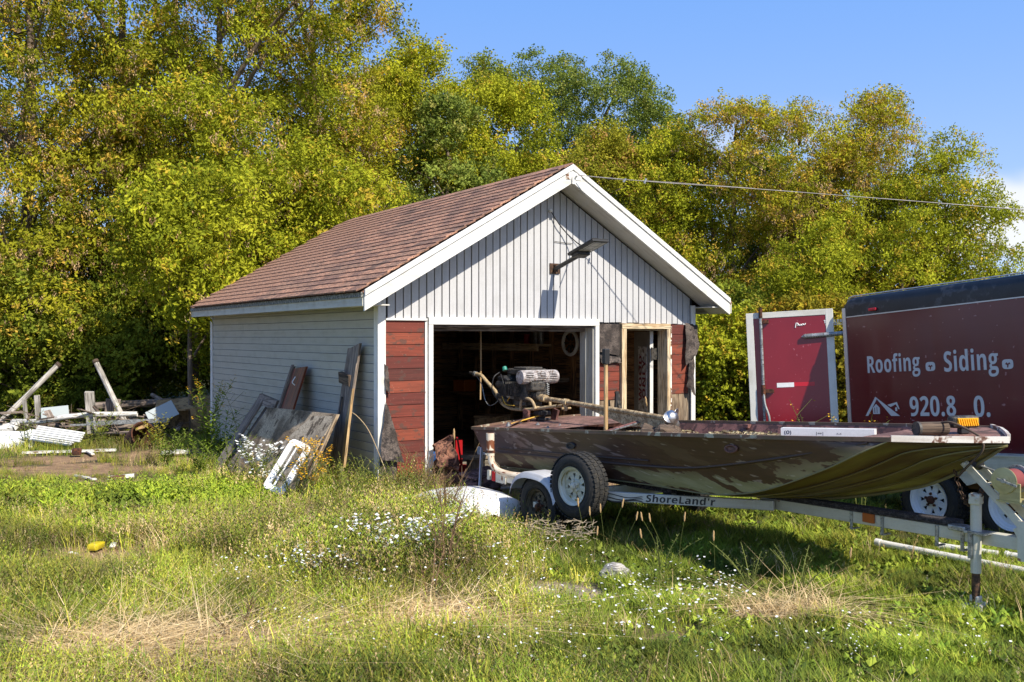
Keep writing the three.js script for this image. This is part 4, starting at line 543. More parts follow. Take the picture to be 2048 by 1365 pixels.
  const fz = face * 0.05, lay = (g, x, y) => { g = g.clone(); g.scale(face > 0 ? 1 : -1, 1, 1); if (face < 0) { const ix = g.attributes.position; for (let i = 0; i < ix.count; i += 3) for (const at of Object.values(g.attributes)) { const A = []; for (let k = 0; k < 3; k++) A.push([...at.array.slice((i + k) * at.itemSize, (i + k + 1) * at.itemSize)]); at.array.set(A[2], i * at.itemSize); at.array.set(A[0], (i + 2) * at.itemSize); } g.computeVertexNormals(); } return dd(g.translate(x, y, face * 0.0235)); };
  const rod = part('lock_rod', [dd(cyl([0.775, 0.7, fz], [0.765, 2.27, fz], 0.017)), dd(tube([[0.775, 1.38, fz], [0.76, 1.2, fz * 1.5], [0.72, 1.05, fz * 1.6], [0.715, 0.8, fz * 1.5]], 0.014, 20, 8))], M.galv, door); part('rod_cap', [dd(cyl([0.765, 2.17, fz], [0.763, 2.29, fz], 0.021)), dd(cyl([0.773, 1.30, fz], [0.772, 1.42, fz], 0.024)), S(0.66, 0.76, 1.33, 1.37, face > 0 ? 0.02 : -0.06, face > 0 ? 0.06 : -0.02), S(0.68, 0.76, 2.11, 2.15, face > 0 ? 0.02 : -0.06, face > 0 ? 0.06 : -0.02)], M.rust, rod);
  part('strap_hinge', [dd(cyl([0.30, 1.94, fz * 0.8], [-0.14, 1.955, fz * 0.8], 0.028, 0.024, 12)), dd(cyl([0.335, 1.938, fz * 0.8], [0.30, 1.94, fz * 0.8], 0.006, 0.028, 12))], M.galv, door); part('strap_hinge', dd(cyl([0.30, 0.7, fz * 0.8], [-0.14, 0.7, fz * 0.8], 0.026)), M.galv, door);
  part('reflective_tape', S(0.44, 0.625, 1.385, 1.435, face > 0 ? 0.02 : -0.0225, face > 0 ? 0.0225 : -0.02), M.white, door); part('reflective_tape', S(0.22, 0.44, 1.39, 1.435, face > 0 ? 0.02 : -0.0225, face > 0 ? 0.0225 : -0.02), M.redLens, door);
  const dir = face > 0 ? 1 : -1;
  const xx = (x) => (dir > 0 ? x : 0.44 - x);
  part('sticker', [lay(letters('TRAILER', 0.036, 1), dir > 0 ? 0.22 : 0.09, 2.075), lay(letters('SALES & SERVICE', 0.016, 1), dir > 0 ? 0.2 : 0.075, 2.05), dd(tube([[0.395, 2.045, 0], [0.385, 2.092, 0], [0.362, 2.086, 0], [0.37, 2.068, 0], [0.352, 2.074, 0], [0.345, 2.064, 0], [0.335, 2.080, 0], [0.325, 2.066, 0], [0.315, 2.084, 0], [0.30, 2.07, 0], [0.285, 2.09, 0], [0.29, 2.074, 0]].map(([x, y]) => [dir > 0 ? 0.5 - x : x, y, face * 0.0235]), 0.0055, 60, 4))], M.white, door);
}
// ---------- ground ----------
seed(3);
const gl2 = (x, z) => { const dx = x - GX, dz = z - GZ; return [dx * CT - dz * ST, dx * ST + dz * CT]; };   // world -> garage u, z
const ell = (x, z, cx, cz, rx, rz) => { const d = Math.hypot((x - cx) / rx, (z - cz) / rz) + 0.5 * (wn(x * 2.2, z * 2.2, 61) - 0.5); return 1 - sm(0.7, 1.15, d); };
const bare = (x, z) => { const [u, g] = gl2(x, z); return Math.max(ell(x, z, -6.2, -13.9, 2.1, 1.25) * sm(0.30, 0.46, wn(x * 1.3, z * 2.4, 66)), ell(x, z, -5.2, -14.9, 1.3, 0.9) * sm(0.30, 0.5, wn(x * 1.5, z * 2.2, 67)), 0.95 * ell(x, z, -3.35, -8.1, 0.75, 0.3), ell(x, z, 0.3, -6.85, 0.42, 0.38), 0.9 * ell(x, z, 0.15, -7.5, 0.2, 0.2), 0.8 * ell(x, z, -0.42, -6.02, 0.32, 0.24), 0.7 * ell(x, z, 1.8, -6.3, 0.42, 0.2), 0.5 * ell(x, z, 0.9, -6.0, 0.35, 0.3), 0.6 * ell(x, z, -4.0, -9.6, 0.5, 0.3), 0.8 * ell(x, z, -4.9, -12.1, 0.9, 0.4), (u > 0.6 && u < 3.3 ? 1 : 0) * sm(-0.1, 0.1, g) * (1 - sm(0.9, 1.5, g + 0.5 * (wn(x * 3, z * 3, 4) - 0.5)))); };
const straw = (x, z) => Math.max(1.1 * ell(x, z, -2.0, -5.4, 0.75, 0.40), 0.6 * ell(x, z, -0.42, -6.05, 0.5, 0.4), 0.45 * ell(x, z, 1.85, -6.25, 0.4, 0.2));
const gy = (x, z) => { const [u, g] = gl2(x, z), near = (u > -0.3 && u < 5.2 && g > -6.8 && g < 1.0) ? 0 : 1; return near * (0.06 * (wn(x * 0.7, z * 0.7, 71, 3) - 0.5)) - 0.012 * bare(x, z); };
{
  const P = [], C = [], ix = [], xs = [], zs = []; const push = (a, from, to, step) => { for (let v = from; v < to; v += step) a.push(v); };
  push(xs, -400, -40, 60); push(xs, -40, -12, 1.5); push(xs, -12, 9, 0.11); push(xs, 9, 40, 1.5); push(xs, 40, 461, 60);
  push(zs, -700, -60, 80); push(zs, -60, -24, 1.5); push(zs, -24, -3.6, 0.11); push(zs, -3.6, 12, 0.8); push(zs, 12, 200, 45);
  for (const z of zs) for (const x of xs) {
    const fine = x > -12 && x < 9 && z > -24 && z < -3.6; P.push(x, fine ? gy(x, z) : -0.02, z);
    const b = fine ? bare(x, z) : 0, s = fine ? straw(x, z) : 0, n = wn(x * 1.3, z * 1.3, 63), m = wn(x * 9, z * 9, 64);
    let c = mix([0.075, 0.066, 0.028], [0.11, 0.10, 0.036], n); c = mix(c, mix([0.36, 0.21, 0.115], [0.62, 0.40, 0.24], m), b); c = mix(c, [0.52, 0.37, 0.20], 0.75 * s);
    if (Math.hypot((x - 0.2) / 0.7, (z + 7) / 0.8) < 1) c = mix(c, mix([0.40, 0.33, 0.28], [0.58, 0.5, 0.43], m), 0.75 * b); C.push(...c);
  }
  const n = xs.length; for (let j = 0; j < zs.length - 1; j++) for (let i = 0; i < n - 1; i++) { const a = j * n + i; ix.push(a, a + n, a + 1, a + 1, a + n, a + n + 1); }
  const g = new THREE.BufferGeometry(); g.setAttribute('position', new THREE.Float32BufferAttribute(P, 3)); g.setAttribute('color', new THREE.Float32BufferAttribute(C, 3)); g.setAttribute('uv', new THREE.Float32BufferAttribute(P.filter((_, i) => i % 3 !== 1), 2)); g.setIndex(ix); g.computeVertexNormals();
  const t = tex(512, 512, (u, v) => { const a = 205 + 90 * (fbm(u, v, 12, 12, 6, 65) - 0.5) + 90 * (fbm(u, v, 150, 150, 2, 66) - 0.5); return [a, a, a * 0.98]; }, 1.3, 1.3), b = tex(512, 512, (u, v) => { const a = 255 * fbm(u, v, 40, 40, 4, 67); return [a, a, a]; }, 1, 1, false);
  const o = new THREE.Mesh(g, std({ map: t, bumpMap: b, bumpScale: 0.03, vertexColors: true, roughness: 1 })); o.name = 'ground'; o.receiveShadow = true; o.userData.kind = 'structure'; o.userData.label = 'uneven grassy yard with bare dirt patches'; scene.add(o);
}
// ---------- foliage ----------
const leafM = (t = 0.35, o = {}) => new THREE.MeshPhysicalMaterial({ color: 0xffffff, roughness: 0.85, transmission: t, thickness: 0, specularIntensity: 0.12, side: THREE.DoubleSide, ...o });
const flat = (tris) => { const g = new THREE.BufferGeometry(); g.setAttribute('position', new THREE.Float32BufferAttribute(tris, 3)); g.computeVertexNormals(); g.setAttribute('uv', new THREE.Float32BufferAttribute(new Float32Array(tris.length / 3 * 2), 2)); return g; };
// one folded leaf from a, along d, with side s (unit vectors), length l, width w
function leaf(T, a, d, s, l, w, fold = 0.25) {
  const n = new THREE.Vector3().crossVectors(d, s), P = (k, q, e) => a.clone().addScaledVector(d, l * k).addScaledVector(s, w * q).addScaledVector(n, e * w), b = P(0, 0, 0), t = P(1, 0, -0.2), m = P(0.45, 0, -fold), p = P(0.4, 0.5, 0), q = P(0.4, -0.5, 0);
  for (const [x, y, z] of [[b, m, p], [p, m, t], [b, q, m], [q, t, m]]) T.push(...x.toArray(), ...y.toArray(), ...z.toArray());
}
const rv = () => { const a = rr(0, 6.2832), y = rr(-1, 1), r = Math.sqrt(1 - y * y); return new THREE.Vector3(r * Math.cos(a), y, r * Math.sin(a)); };
function spray(n, R, l, w, droop) { const T = []; for (let i = 0; i < n; i++) { const k = i / n, a = new THREE.Vector3(rr(-0.35, 0.35) * R * (0.3 + k), R * k, rr(-0.35, 0.35) * R * (0.3 + k)), d = rv(); d.y = d.y * 0.4 - droop + 0.3; d.normalize(); const s = new THREE.Vector3().crossVectors(d, rv()).normalize(); leaf(T, a, d, s, l * rr(0.7, 1.25), w * rr(0.75, 1.2)); } return flat(T); }
seed(4);
const SP = { box: [0, 1, 2].map(() => spray(16, 0.34, 0.105, 0.05, 0.55)), small: [0, 1, 2].map(() => spray(18, 0.36, 0.085, 0.055, 0.35)), round: [0, 1].map(() => spray(16, 0.40, 0.085, 0.08, 0.3)), vine: [0, 1].map(() => spray(14, 0.24, 0.085, 0.065, 0.2)) };
const samara = flat((() => { const T = []; for (let i = 0; i < 16; i++) { const a = new THREE.Vector3(rr(-0.05, 0.05), -rr(0, 0.16), rr(-0.05, 0.05)), d = new THREE.Vector3(rr(-0.6, 0.6), -1, rr(-0.6, 0.6)).normalize(); leaf(T, a, d, new THREE.Vector3().crossVectors(d, rv()).normalize(), 0.045, 0.018, 0.1); } return T; })());
const mLeaf = leafM(0.34), mSeed = leafM(0.2), UP = new THREE.Vector3(0, 1, 0);
const C3 = (a) => rgb(a[0], a[1], a[2]);
function taper(pts, r0, r1, seg = 14, n = 7) { const c = new THREE.CatmullRomCurve3(pts.map(V)), g = new THREE.TubeGeometry(c, seg, 1, n), p = g.attributes.position; for (let i = 0; i <= seg; i++) { const o = c.getPointAt(i / seg), r = r0 + (r1 - r0) * Math.pow(i / seg, 0.8); for (let j = 0; j <= n; j++) { const k = i * (n + 1) + j, b = r * (1 + 0.12 * (wn(j * 1.3, i * 0.7, 5) - 0.5)); p.setXYZ(k, o.x + (p.getX(k) - o.x) * b, o.y + (p.getY(k) - o.y) * b, o.z + (p.getZ(k) - o.z) * b); } } g.computeVertexNormals(); return muv(g); }
/* a tree: crown radius r between heights b and h, built from clumps of leaf sprays; pal = [dark, mid, bright, accent] */
function tree(name, label, cat, x, z, o, group) {
  const t = thing(name, label, cat, [x, -0.05, z], 0, group), { h, r, b = 1, n = 50, k = 90, sp = SP.box, rc = 0.8, pal, seeds = 0, tr = 0.16, lean = 0, top = 0.55, dead = 0, rz = r, size = 1, flatTop = 0.75, trunks = 1 } = o;
  const cl = []; let guard = 0;
  while (cl.length < n && guard++ < 4000) {
    const q = rnd(), y = b + (h - b) * (0.06 + 0.94 * q), e = Math.max(0.12, q < top ? 0.62 + 0.38 * Math.sin(Math.PI / 2 * q / top) : Math.pow(Math.cos(Math.PI / 2 * (q - top) / (1 - top + 0.06)), flatTop)), a = rr(0, 6.2832), d = Math.pow(rnd(), 0.4) * (0.88 + 0.3 * wn(Math.cos(a) * 2 + x, y * 0.6 + z, 3));
    cl.push([new THREE.Vector3(Math.cos(a) * r * e * d + lean * (y - b), y, Math.sin(a) * rz * e * d), rc * rr(0.65, 1.25) * (1 - 0.3 * q), rnd()]);
  }
  for (let i = 0; i < trunks; i++) { const ox = trunks > 1 ? rr(-0.8, 0.8) : 0, oz = trunks > 1 ? rr(-0.5, 0.5) : 0; part('trunk', taper([[ox, -0.1, oz], [ox * 1.1 + rr(-0.1, 0.1), h * 0.25, oz + rr(-0.1, 0.1)], [ox * 1.4 + rr(-0.2, 0.2) + lean * h * 0.3, h * 0.5, oz + rr(-0.2, 0.2)], [ox * 1.6 + lean * h * 0.75, h * 0.85, oz]], tr * (trunks > 1 ? 0.8 : 1), tr * 0.18, 18, 8), M.bark, t); }
  for (let i = 0; i < Math.min(16, n); i++) { const c = cl[Math.floor(i * n / Math.min(16, n))][0], y0 = Math.max(0.6, c.y - Math.hypot(c.x, c.z) * rr(0.7, 1.1)); part('limb', taper([[lean * y0 * 0.6, y0, 0], [c.x * 0.45, y0 + (c.y - y0) * 0.55 + 0.1, c.z * 0.45], [c.x, c.y, c.z]], tr * 0.42, 0.012, 10, 5), M.bark, t); }
  const lists = sp.map(() => []), sd = [], dir = new THREE.Vector3(), q2 = new THREE.Quaternion();
  for (const [c, cr, w] of cl) {
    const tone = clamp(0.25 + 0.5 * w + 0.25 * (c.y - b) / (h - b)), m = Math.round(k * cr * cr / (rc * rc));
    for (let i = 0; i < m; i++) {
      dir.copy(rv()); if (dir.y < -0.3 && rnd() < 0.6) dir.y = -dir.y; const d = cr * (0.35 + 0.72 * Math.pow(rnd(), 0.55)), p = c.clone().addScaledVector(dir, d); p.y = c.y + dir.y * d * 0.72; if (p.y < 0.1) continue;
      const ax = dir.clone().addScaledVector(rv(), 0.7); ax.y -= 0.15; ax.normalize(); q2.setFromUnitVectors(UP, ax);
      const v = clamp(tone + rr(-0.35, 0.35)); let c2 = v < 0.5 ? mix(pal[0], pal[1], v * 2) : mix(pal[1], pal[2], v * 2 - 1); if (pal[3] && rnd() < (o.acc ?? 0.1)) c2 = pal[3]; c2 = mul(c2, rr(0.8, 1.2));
      if (seeds && rnd() < seeds) sd.push([p, [0, rr(0, 6.3), 0], rr(0.8, 1.5) * size, C3(mul(mix([0.60, 0.36, 0.17], [0.80, 0.58, 0.34], rnd()), rr(0.6, 1.1)))]); else lists[Math.floor(rnd() * sp.length)].push([p, q2.clone(), rr(0.75, 1.2) * size, C3(c2)]);
    }
  }
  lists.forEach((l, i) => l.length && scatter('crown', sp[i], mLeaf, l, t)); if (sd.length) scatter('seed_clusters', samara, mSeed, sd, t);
  return t;
}
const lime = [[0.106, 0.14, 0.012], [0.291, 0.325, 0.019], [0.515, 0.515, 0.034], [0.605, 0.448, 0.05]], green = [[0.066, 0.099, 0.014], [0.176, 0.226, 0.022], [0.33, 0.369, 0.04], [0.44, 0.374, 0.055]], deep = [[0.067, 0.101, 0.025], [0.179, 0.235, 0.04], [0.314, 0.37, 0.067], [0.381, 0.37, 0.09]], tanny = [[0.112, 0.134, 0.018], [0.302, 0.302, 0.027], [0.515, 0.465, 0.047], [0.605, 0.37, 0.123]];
const warm = [[0.11, 0.135, 0.013], [0.32, 0.325, 0.021], [0.55, 0.51, 0.036], [0.64, 0.43, 0.065]], XP = (px, z) => (px - 1024) / 1900 * z;
const T = (name, label, cat, px, zd, o, g) => tree(name, label, cat, XP(px, zd), -zd, o, g);
seed(5);
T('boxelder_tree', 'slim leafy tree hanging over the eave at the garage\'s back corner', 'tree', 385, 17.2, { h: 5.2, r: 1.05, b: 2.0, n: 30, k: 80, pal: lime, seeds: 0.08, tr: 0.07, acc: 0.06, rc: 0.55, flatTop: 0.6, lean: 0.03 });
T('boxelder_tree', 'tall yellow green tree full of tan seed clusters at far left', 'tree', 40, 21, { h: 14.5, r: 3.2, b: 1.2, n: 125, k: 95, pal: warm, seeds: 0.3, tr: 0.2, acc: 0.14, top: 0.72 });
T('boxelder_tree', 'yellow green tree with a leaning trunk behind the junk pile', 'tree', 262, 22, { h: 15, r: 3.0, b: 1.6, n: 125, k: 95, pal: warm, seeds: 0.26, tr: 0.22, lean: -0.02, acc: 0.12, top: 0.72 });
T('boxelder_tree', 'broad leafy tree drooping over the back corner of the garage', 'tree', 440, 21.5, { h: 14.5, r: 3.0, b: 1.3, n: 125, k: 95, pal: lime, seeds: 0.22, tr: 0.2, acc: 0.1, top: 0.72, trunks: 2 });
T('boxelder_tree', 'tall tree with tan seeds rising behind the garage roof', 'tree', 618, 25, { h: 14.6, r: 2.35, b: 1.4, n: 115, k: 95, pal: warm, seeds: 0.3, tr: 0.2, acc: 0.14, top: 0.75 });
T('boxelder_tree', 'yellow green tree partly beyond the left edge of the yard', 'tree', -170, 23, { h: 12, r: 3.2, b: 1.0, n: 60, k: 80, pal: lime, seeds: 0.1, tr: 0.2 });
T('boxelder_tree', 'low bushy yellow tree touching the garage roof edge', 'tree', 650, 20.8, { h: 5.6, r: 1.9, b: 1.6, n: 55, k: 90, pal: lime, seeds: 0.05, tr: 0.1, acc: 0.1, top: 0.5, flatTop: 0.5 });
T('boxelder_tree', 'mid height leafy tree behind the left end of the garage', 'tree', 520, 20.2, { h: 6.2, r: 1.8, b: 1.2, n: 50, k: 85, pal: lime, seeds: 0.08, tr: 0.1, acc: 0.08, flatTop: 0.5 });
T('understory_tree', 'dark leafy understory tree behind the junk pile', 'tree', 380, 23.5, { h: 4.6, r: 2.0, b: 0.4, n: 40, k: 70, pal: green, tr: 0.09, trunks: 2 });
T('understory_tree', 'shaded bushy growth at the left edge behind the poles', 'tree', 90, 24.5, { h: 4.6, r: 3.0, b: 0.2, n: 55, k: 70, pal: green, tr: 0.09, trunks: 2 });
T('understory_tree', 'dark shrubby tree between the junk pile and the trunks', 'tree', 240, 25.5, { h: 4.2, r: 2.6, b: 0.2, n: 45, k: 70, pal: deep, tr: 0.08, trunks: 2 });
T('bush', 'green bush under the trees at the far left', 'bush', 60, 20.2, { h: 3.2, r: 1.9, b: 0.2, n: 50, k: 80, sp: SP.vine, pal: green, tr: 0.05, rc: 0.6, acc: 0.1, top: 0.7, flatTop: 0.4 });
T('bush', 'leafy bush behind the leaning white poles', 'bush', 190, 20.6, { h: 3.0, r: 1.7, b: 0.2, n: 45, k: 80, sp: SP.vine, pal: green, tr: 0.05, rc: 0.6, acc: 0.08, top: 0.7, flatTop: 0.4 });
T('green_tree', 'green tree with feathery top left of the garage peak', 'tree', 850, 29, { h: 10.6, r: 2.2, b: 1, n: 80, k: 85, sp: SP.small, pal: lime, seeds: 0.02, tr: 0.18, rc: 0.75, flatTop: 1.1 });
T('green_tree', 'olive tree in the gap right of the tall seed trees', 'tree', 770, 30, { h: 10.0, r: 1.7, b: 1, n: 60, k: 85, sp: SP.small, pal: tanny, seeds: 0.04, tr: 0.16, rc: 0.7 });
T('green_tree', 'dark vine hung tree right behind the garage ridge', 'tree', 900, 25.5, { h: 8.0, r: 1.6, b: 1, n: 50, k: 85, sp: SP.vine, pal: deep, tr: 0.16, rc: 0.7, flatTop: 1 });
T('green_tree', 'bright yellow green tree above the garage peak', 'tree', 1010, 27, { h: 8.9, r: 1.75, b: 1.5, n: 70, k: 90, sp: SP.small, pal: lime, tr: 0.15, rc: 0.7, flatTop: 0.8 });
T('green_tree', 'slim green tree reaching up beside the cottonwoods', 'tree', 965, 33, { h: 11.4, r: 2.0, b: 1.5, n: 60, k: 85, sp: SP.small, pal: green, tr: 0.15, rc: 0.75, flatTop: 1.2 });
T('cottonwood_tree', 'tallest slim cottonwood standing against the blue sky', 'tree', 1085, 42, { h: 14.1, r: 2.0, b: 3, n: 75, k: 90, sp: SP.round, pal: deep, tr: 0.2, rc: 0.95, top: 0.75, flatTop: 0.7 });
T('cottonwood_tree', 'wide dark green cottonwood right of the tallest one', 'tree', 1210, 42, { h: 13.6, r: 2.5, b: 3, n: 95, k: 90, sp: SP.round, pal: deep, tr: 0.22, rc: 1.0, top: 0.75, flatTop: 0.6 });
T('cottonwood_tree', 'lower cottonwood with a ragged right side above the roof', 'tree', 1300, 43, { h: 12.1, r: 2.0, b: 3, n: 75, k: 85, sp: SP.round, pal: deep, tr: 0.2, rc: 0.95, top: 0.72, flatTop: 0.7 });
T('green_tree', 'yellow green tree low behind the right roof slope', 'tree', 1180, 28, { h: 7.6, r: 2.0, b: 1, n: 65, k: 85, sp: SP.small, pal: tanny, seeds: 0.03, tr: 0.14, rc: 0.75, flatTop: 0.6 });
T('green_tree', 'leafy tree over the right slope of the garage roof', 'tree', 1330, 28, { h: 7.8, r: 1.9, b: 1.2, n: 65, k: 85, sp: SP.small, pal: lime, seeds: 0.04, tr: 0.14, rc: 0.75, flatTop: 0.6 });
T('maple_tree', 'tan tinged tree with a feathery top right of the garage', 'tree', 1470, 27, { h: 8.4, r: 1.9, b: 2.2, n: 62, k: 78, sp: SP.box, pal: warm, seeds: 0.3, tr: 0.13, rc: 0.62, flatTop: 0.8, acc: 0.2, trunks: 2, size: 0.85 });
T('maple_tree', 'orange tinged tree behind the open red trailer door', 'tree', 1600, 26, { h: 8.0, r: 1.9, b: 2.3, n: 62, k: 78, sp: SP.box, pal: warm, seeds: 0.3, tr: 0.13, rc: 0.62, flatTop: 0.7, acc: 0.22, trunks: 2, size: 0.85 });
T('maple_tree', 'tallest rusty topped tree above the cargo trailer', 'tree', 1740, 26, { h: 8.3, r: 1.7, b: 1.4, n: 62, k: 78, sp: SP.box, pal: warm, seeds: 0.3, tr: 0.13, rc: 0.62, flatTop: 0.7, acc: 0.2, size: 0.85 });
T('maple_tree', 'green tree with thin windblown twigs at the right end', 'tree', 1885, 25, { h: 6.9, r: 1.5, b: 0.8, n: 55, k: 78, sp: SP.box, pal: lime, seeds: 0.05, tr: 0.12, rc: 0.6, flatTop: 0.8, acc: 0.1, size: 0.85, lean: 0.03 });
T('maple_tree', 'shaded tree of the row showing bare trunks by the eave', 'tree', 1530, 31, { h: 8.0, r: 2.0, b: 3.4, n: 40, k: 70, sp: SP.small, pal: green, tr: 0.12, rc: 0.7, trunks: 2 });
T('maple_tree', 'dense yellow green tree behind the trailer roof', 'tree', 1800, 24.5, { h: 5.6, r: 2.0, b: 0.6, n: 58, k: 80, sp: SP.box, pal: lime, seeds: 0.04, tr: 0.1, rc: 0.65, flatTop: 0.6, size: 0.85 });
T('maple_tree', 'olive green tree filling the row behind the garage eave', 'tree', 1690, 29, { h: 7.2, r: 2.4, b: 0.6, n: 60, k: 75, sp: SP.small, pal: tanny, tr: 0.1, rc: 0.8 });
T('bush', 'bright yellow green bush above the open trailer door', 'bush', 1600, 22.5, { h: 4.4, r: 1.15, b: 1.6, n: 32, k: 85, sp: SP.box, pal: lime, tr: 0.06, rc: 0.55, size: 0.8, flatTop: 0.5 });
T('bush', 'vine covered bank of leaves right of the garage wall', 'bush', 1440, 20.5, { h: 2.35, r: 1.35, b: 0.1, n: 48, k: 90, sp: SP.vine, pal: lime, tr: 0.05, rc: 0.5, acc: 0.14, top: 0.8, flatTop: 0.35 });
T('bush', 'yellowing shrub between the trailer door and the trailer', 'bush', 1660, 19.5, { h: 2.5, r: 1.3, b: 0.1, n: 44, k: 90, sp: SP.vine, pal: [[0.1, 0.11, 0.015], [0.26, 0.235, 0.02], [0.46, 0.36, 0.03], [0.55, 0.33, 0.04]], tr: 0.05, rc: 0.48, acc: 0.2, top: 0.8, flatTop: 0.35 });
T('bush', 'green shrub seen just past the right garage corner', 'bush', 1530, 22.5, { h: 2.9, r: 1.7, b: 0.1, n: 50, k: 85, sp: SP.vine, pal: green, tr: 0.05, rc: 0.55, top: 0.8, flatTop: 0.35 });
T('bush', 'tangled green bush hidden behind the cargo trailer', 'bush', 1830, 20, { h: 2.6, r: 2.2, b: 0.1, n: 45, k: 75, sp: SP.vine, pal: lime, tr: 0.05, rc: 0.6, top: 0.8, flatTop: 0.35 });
{ // leafless tree at the right edge, and the far wood closing the gaps
  seed(6); const x = XP(2050, 30), t = thing('bare_tree', 'small leafless tree with dark twigs at the right edge', 'tree', [x, 0, -30]); part('trunk', taper([[0, 0, 0], [0.1, 1.8, 0], [-0.1, 3.2, 0]], 0.09, 0.03), M.bark, t);
  for (let i = 0; i < 12; i++) { const y = rr(1.6, 3.2), a = rr(0, 6.3), l = rr(0.7, 1.4); part('branch', [taper([[0, y, 0], [Math.cos(a) * l * 0.5, y + l * 0.4, Math.sin(a) * l * 0.5], [Math.cos(a) * l, y + l * 0.9, Math.sin(a) * l]], 0.022, 0.004, 8, 4), ...[0.4, 0.6, 0.8].map((k) => taper([[Math.cos(a) * l * k, y + l * k * 0.85, Math.sin(a) * l * k], [Math.cos(a) * l * k + rr(-0.15, 0.15), y + l * k * 0.85 + 0.15, Math.sin(a) * l * k], [Math.cos(a) * l * k + rr(-0.4, 0.4), y + l * k + 0.3, Math.sin(a) * l * k + rr(-0.3, 0.3)]], 0.009, 0.003, 5, 4))], M.bark, t); }
  const w = new THREE.Group(); w.name = 'far_wood'; w.userData.kind = 'stuff'; w.userData.label = 'dim green wood far behind the tree row'; w.userData.category = 'wood'; scene.add(w); const l = [];
  for (let i = 0; i < 9000; i++) { const zz = rr(36, 60), xx = rr(-0.75, 0.68) * zz, hh = 1.6 + 3.2 * wn(xx * 0.16, zz * 0.1, 8); l.push([new THREE.Vector3(xx, rnd() * hh, -zz), [rr(0, 6), rr(0, 6), rr(0, 6)], rr(1.6, 2.6), C3(mul(mix(green[0], green[2], rnd()), 0.9))]); }
  scatter('wood_leaves', SP.vine[0], mLeaf, l, w);
}
// ---------- grass and ground cover ----------
seed(8);
const tuft = (n, h, w, bend, spread, head = 0) => {
  const T = [], tri = (a, b, c) => T.push(...a.toArray(), ...b.toArray(), ...c.toArray());
  for (let i = 0; i < n; i++) {
    const a = rr(0, 6.2832), d = new THREE.Vector3(Math.cos(a), 0, Math.sin(a)), s = new THREE.Vector3(-d.z, 0, d.x), o = new THREE.Vector3(rr(-1, 1), 0, rr(-1, 1)).multiplyScalar(spread), H = h * rr(0.5, 1.1), B = bend * H * rr(0.3, 1.5), W = w * rr(0.6, 1.2);
    const P = (k) => o.clone().addScaledVector(d, B * k * k).add(new THREE.Vector3(0, H * k * (1 - 0.25 * bend * k), 0)), e = (k, q, ww) => P(k).addScaledVector(s, q * ww * 0.5);
    const a0 = e(0, -1, W), a1 = e(0, 1, W), b0 = e(0.5, -1, W * 0.85), b1 = e(0.5, 1, W * 0.85), t = P(1); tri(a0, a1, b0); tri(a1, b1, b0); tri(b0, b1, t);
    if (head && rnd() < head) for (let k = 0; k < 5; k++) { const q = t.clone().add(new THREE.Vector3(rr(-0.012, 0.012), rr(-0.06, 0.02), rr(-0.012, 0.012))); tri(q, q.clone().add(new THREE.Vector3(0.006, 0.014, 0)), q.clone().add(new THREE.Vector3(0, 0.012, 0.006))); }
  } return flat(T);
};
const rosette = (n, l, w, up) => { const T = []; for (let i = 0; i < n; i++) { const a = i * 2.4 + rr(-0.3, 0.3), d = new THREE.Vector3(Math.cos(a), up * rr(0.4, 1.4), Math.sin(a)).normalize(), s = new THREE.Vector3(-d.z, rr(-0.4, 0.4), d.x).normalize(); leaf(T, new THREE.Vector3(rr(-0.05, 0.05), rr(0.02, 0.09), rr(-0.05, 0.05)), d, s, l * rr(0.6, 1.2), w * rr(0.7, 1.2), 0.2); } return flat(T); };
const leafy = (n, h, l, w, sp) => { const T = []; for (let s = 0; s < 3; s++) { const a0 = rr(0, 6.3), tx = Math.cos(a0) * sp, tz = Math.sin(a0) * sp; for (let i = 0; i < n / 3; i++) { const k = (i + 1) / (n / 3), a = i * 2.4 + s, d = new THREE.Vector3(Math.cos(a), 0.55, Math.sin(a)).normalize(); leaf(T, new THREE.Vector3(tx * k, h * k * rr(0.9, 1.05), tz * k), d, new THREE.Vector3(-Math.sin(a), 0, Math.cos(a)), l * (1.15 - 0.6 * k) * rr(0.7, 1.2), w, 0.15); } } return flat(T); };
const fineWeed = (n, m, h) => { const T = []; for (let s = 0; s < n; s++) { const a0 = rr(0, 6.3), R = rr(0.02, 0.13), H = h * rr(0.6, 1.1), P = (k) => new THREE.Vector3(Math.cos(a0) * R * (0.3 + k), H * k, Math.sin(a0) * R * (0.3 + k)), b = P(0), t = P(1); T.push(b.x - 0.002, 0, b.z, b.x + 0.002, 0, b.z, ...t.toArray()); for (let i = 0; i < m; i++) { const k = 0.15 + 0.85 * i / m, a = i * 2.4 + s, d = new THREE.Vector3(Math.cos(a), rr(0.3, 1.0), Math.sin(a)).normalize(); leaf(T, P(k), d, new THREE.Vector3(-Math.sin(a), 0, Math.cos(a)), 0.042 * rr(0.6, 1.3) * (1.2 - 0.6 * k), 0.0085, 0.1); } } return flat(T); };
const G = { lawn: [0, 1, 2].map(() => tuft(13, 0.15, 0.0058, 0.8, 0.065)), long: [0, 1, 2].map(() => tuft(11, 0.34, 0.007, 0.55, 0.06, 0.15)), dry: [0, 1].map(() => tuft(10, 0.30, 0.005, 0.8, 0.07, 0.35)), flatDry: [0, 1].map(() => tuft(16, 0.30, 0.005, 2.4, 0.12)), cover: [0, 1].map(() => rosette(9, 0.085, 0.055, 0.6)), leafy: [0, 1].map(() => leafy(30, 0.20, 0.05, 0.013, 0.10)), fine: [0, 1, 2].map(() => fineWeed(5, 15, 0.30)) };
const mGrass = std({ color: 0xffffff, roughness: 0.9, side: THREE.DoubleSide }), lists = {}; for (const k in G) lists[k] = G[k].map(() => []);
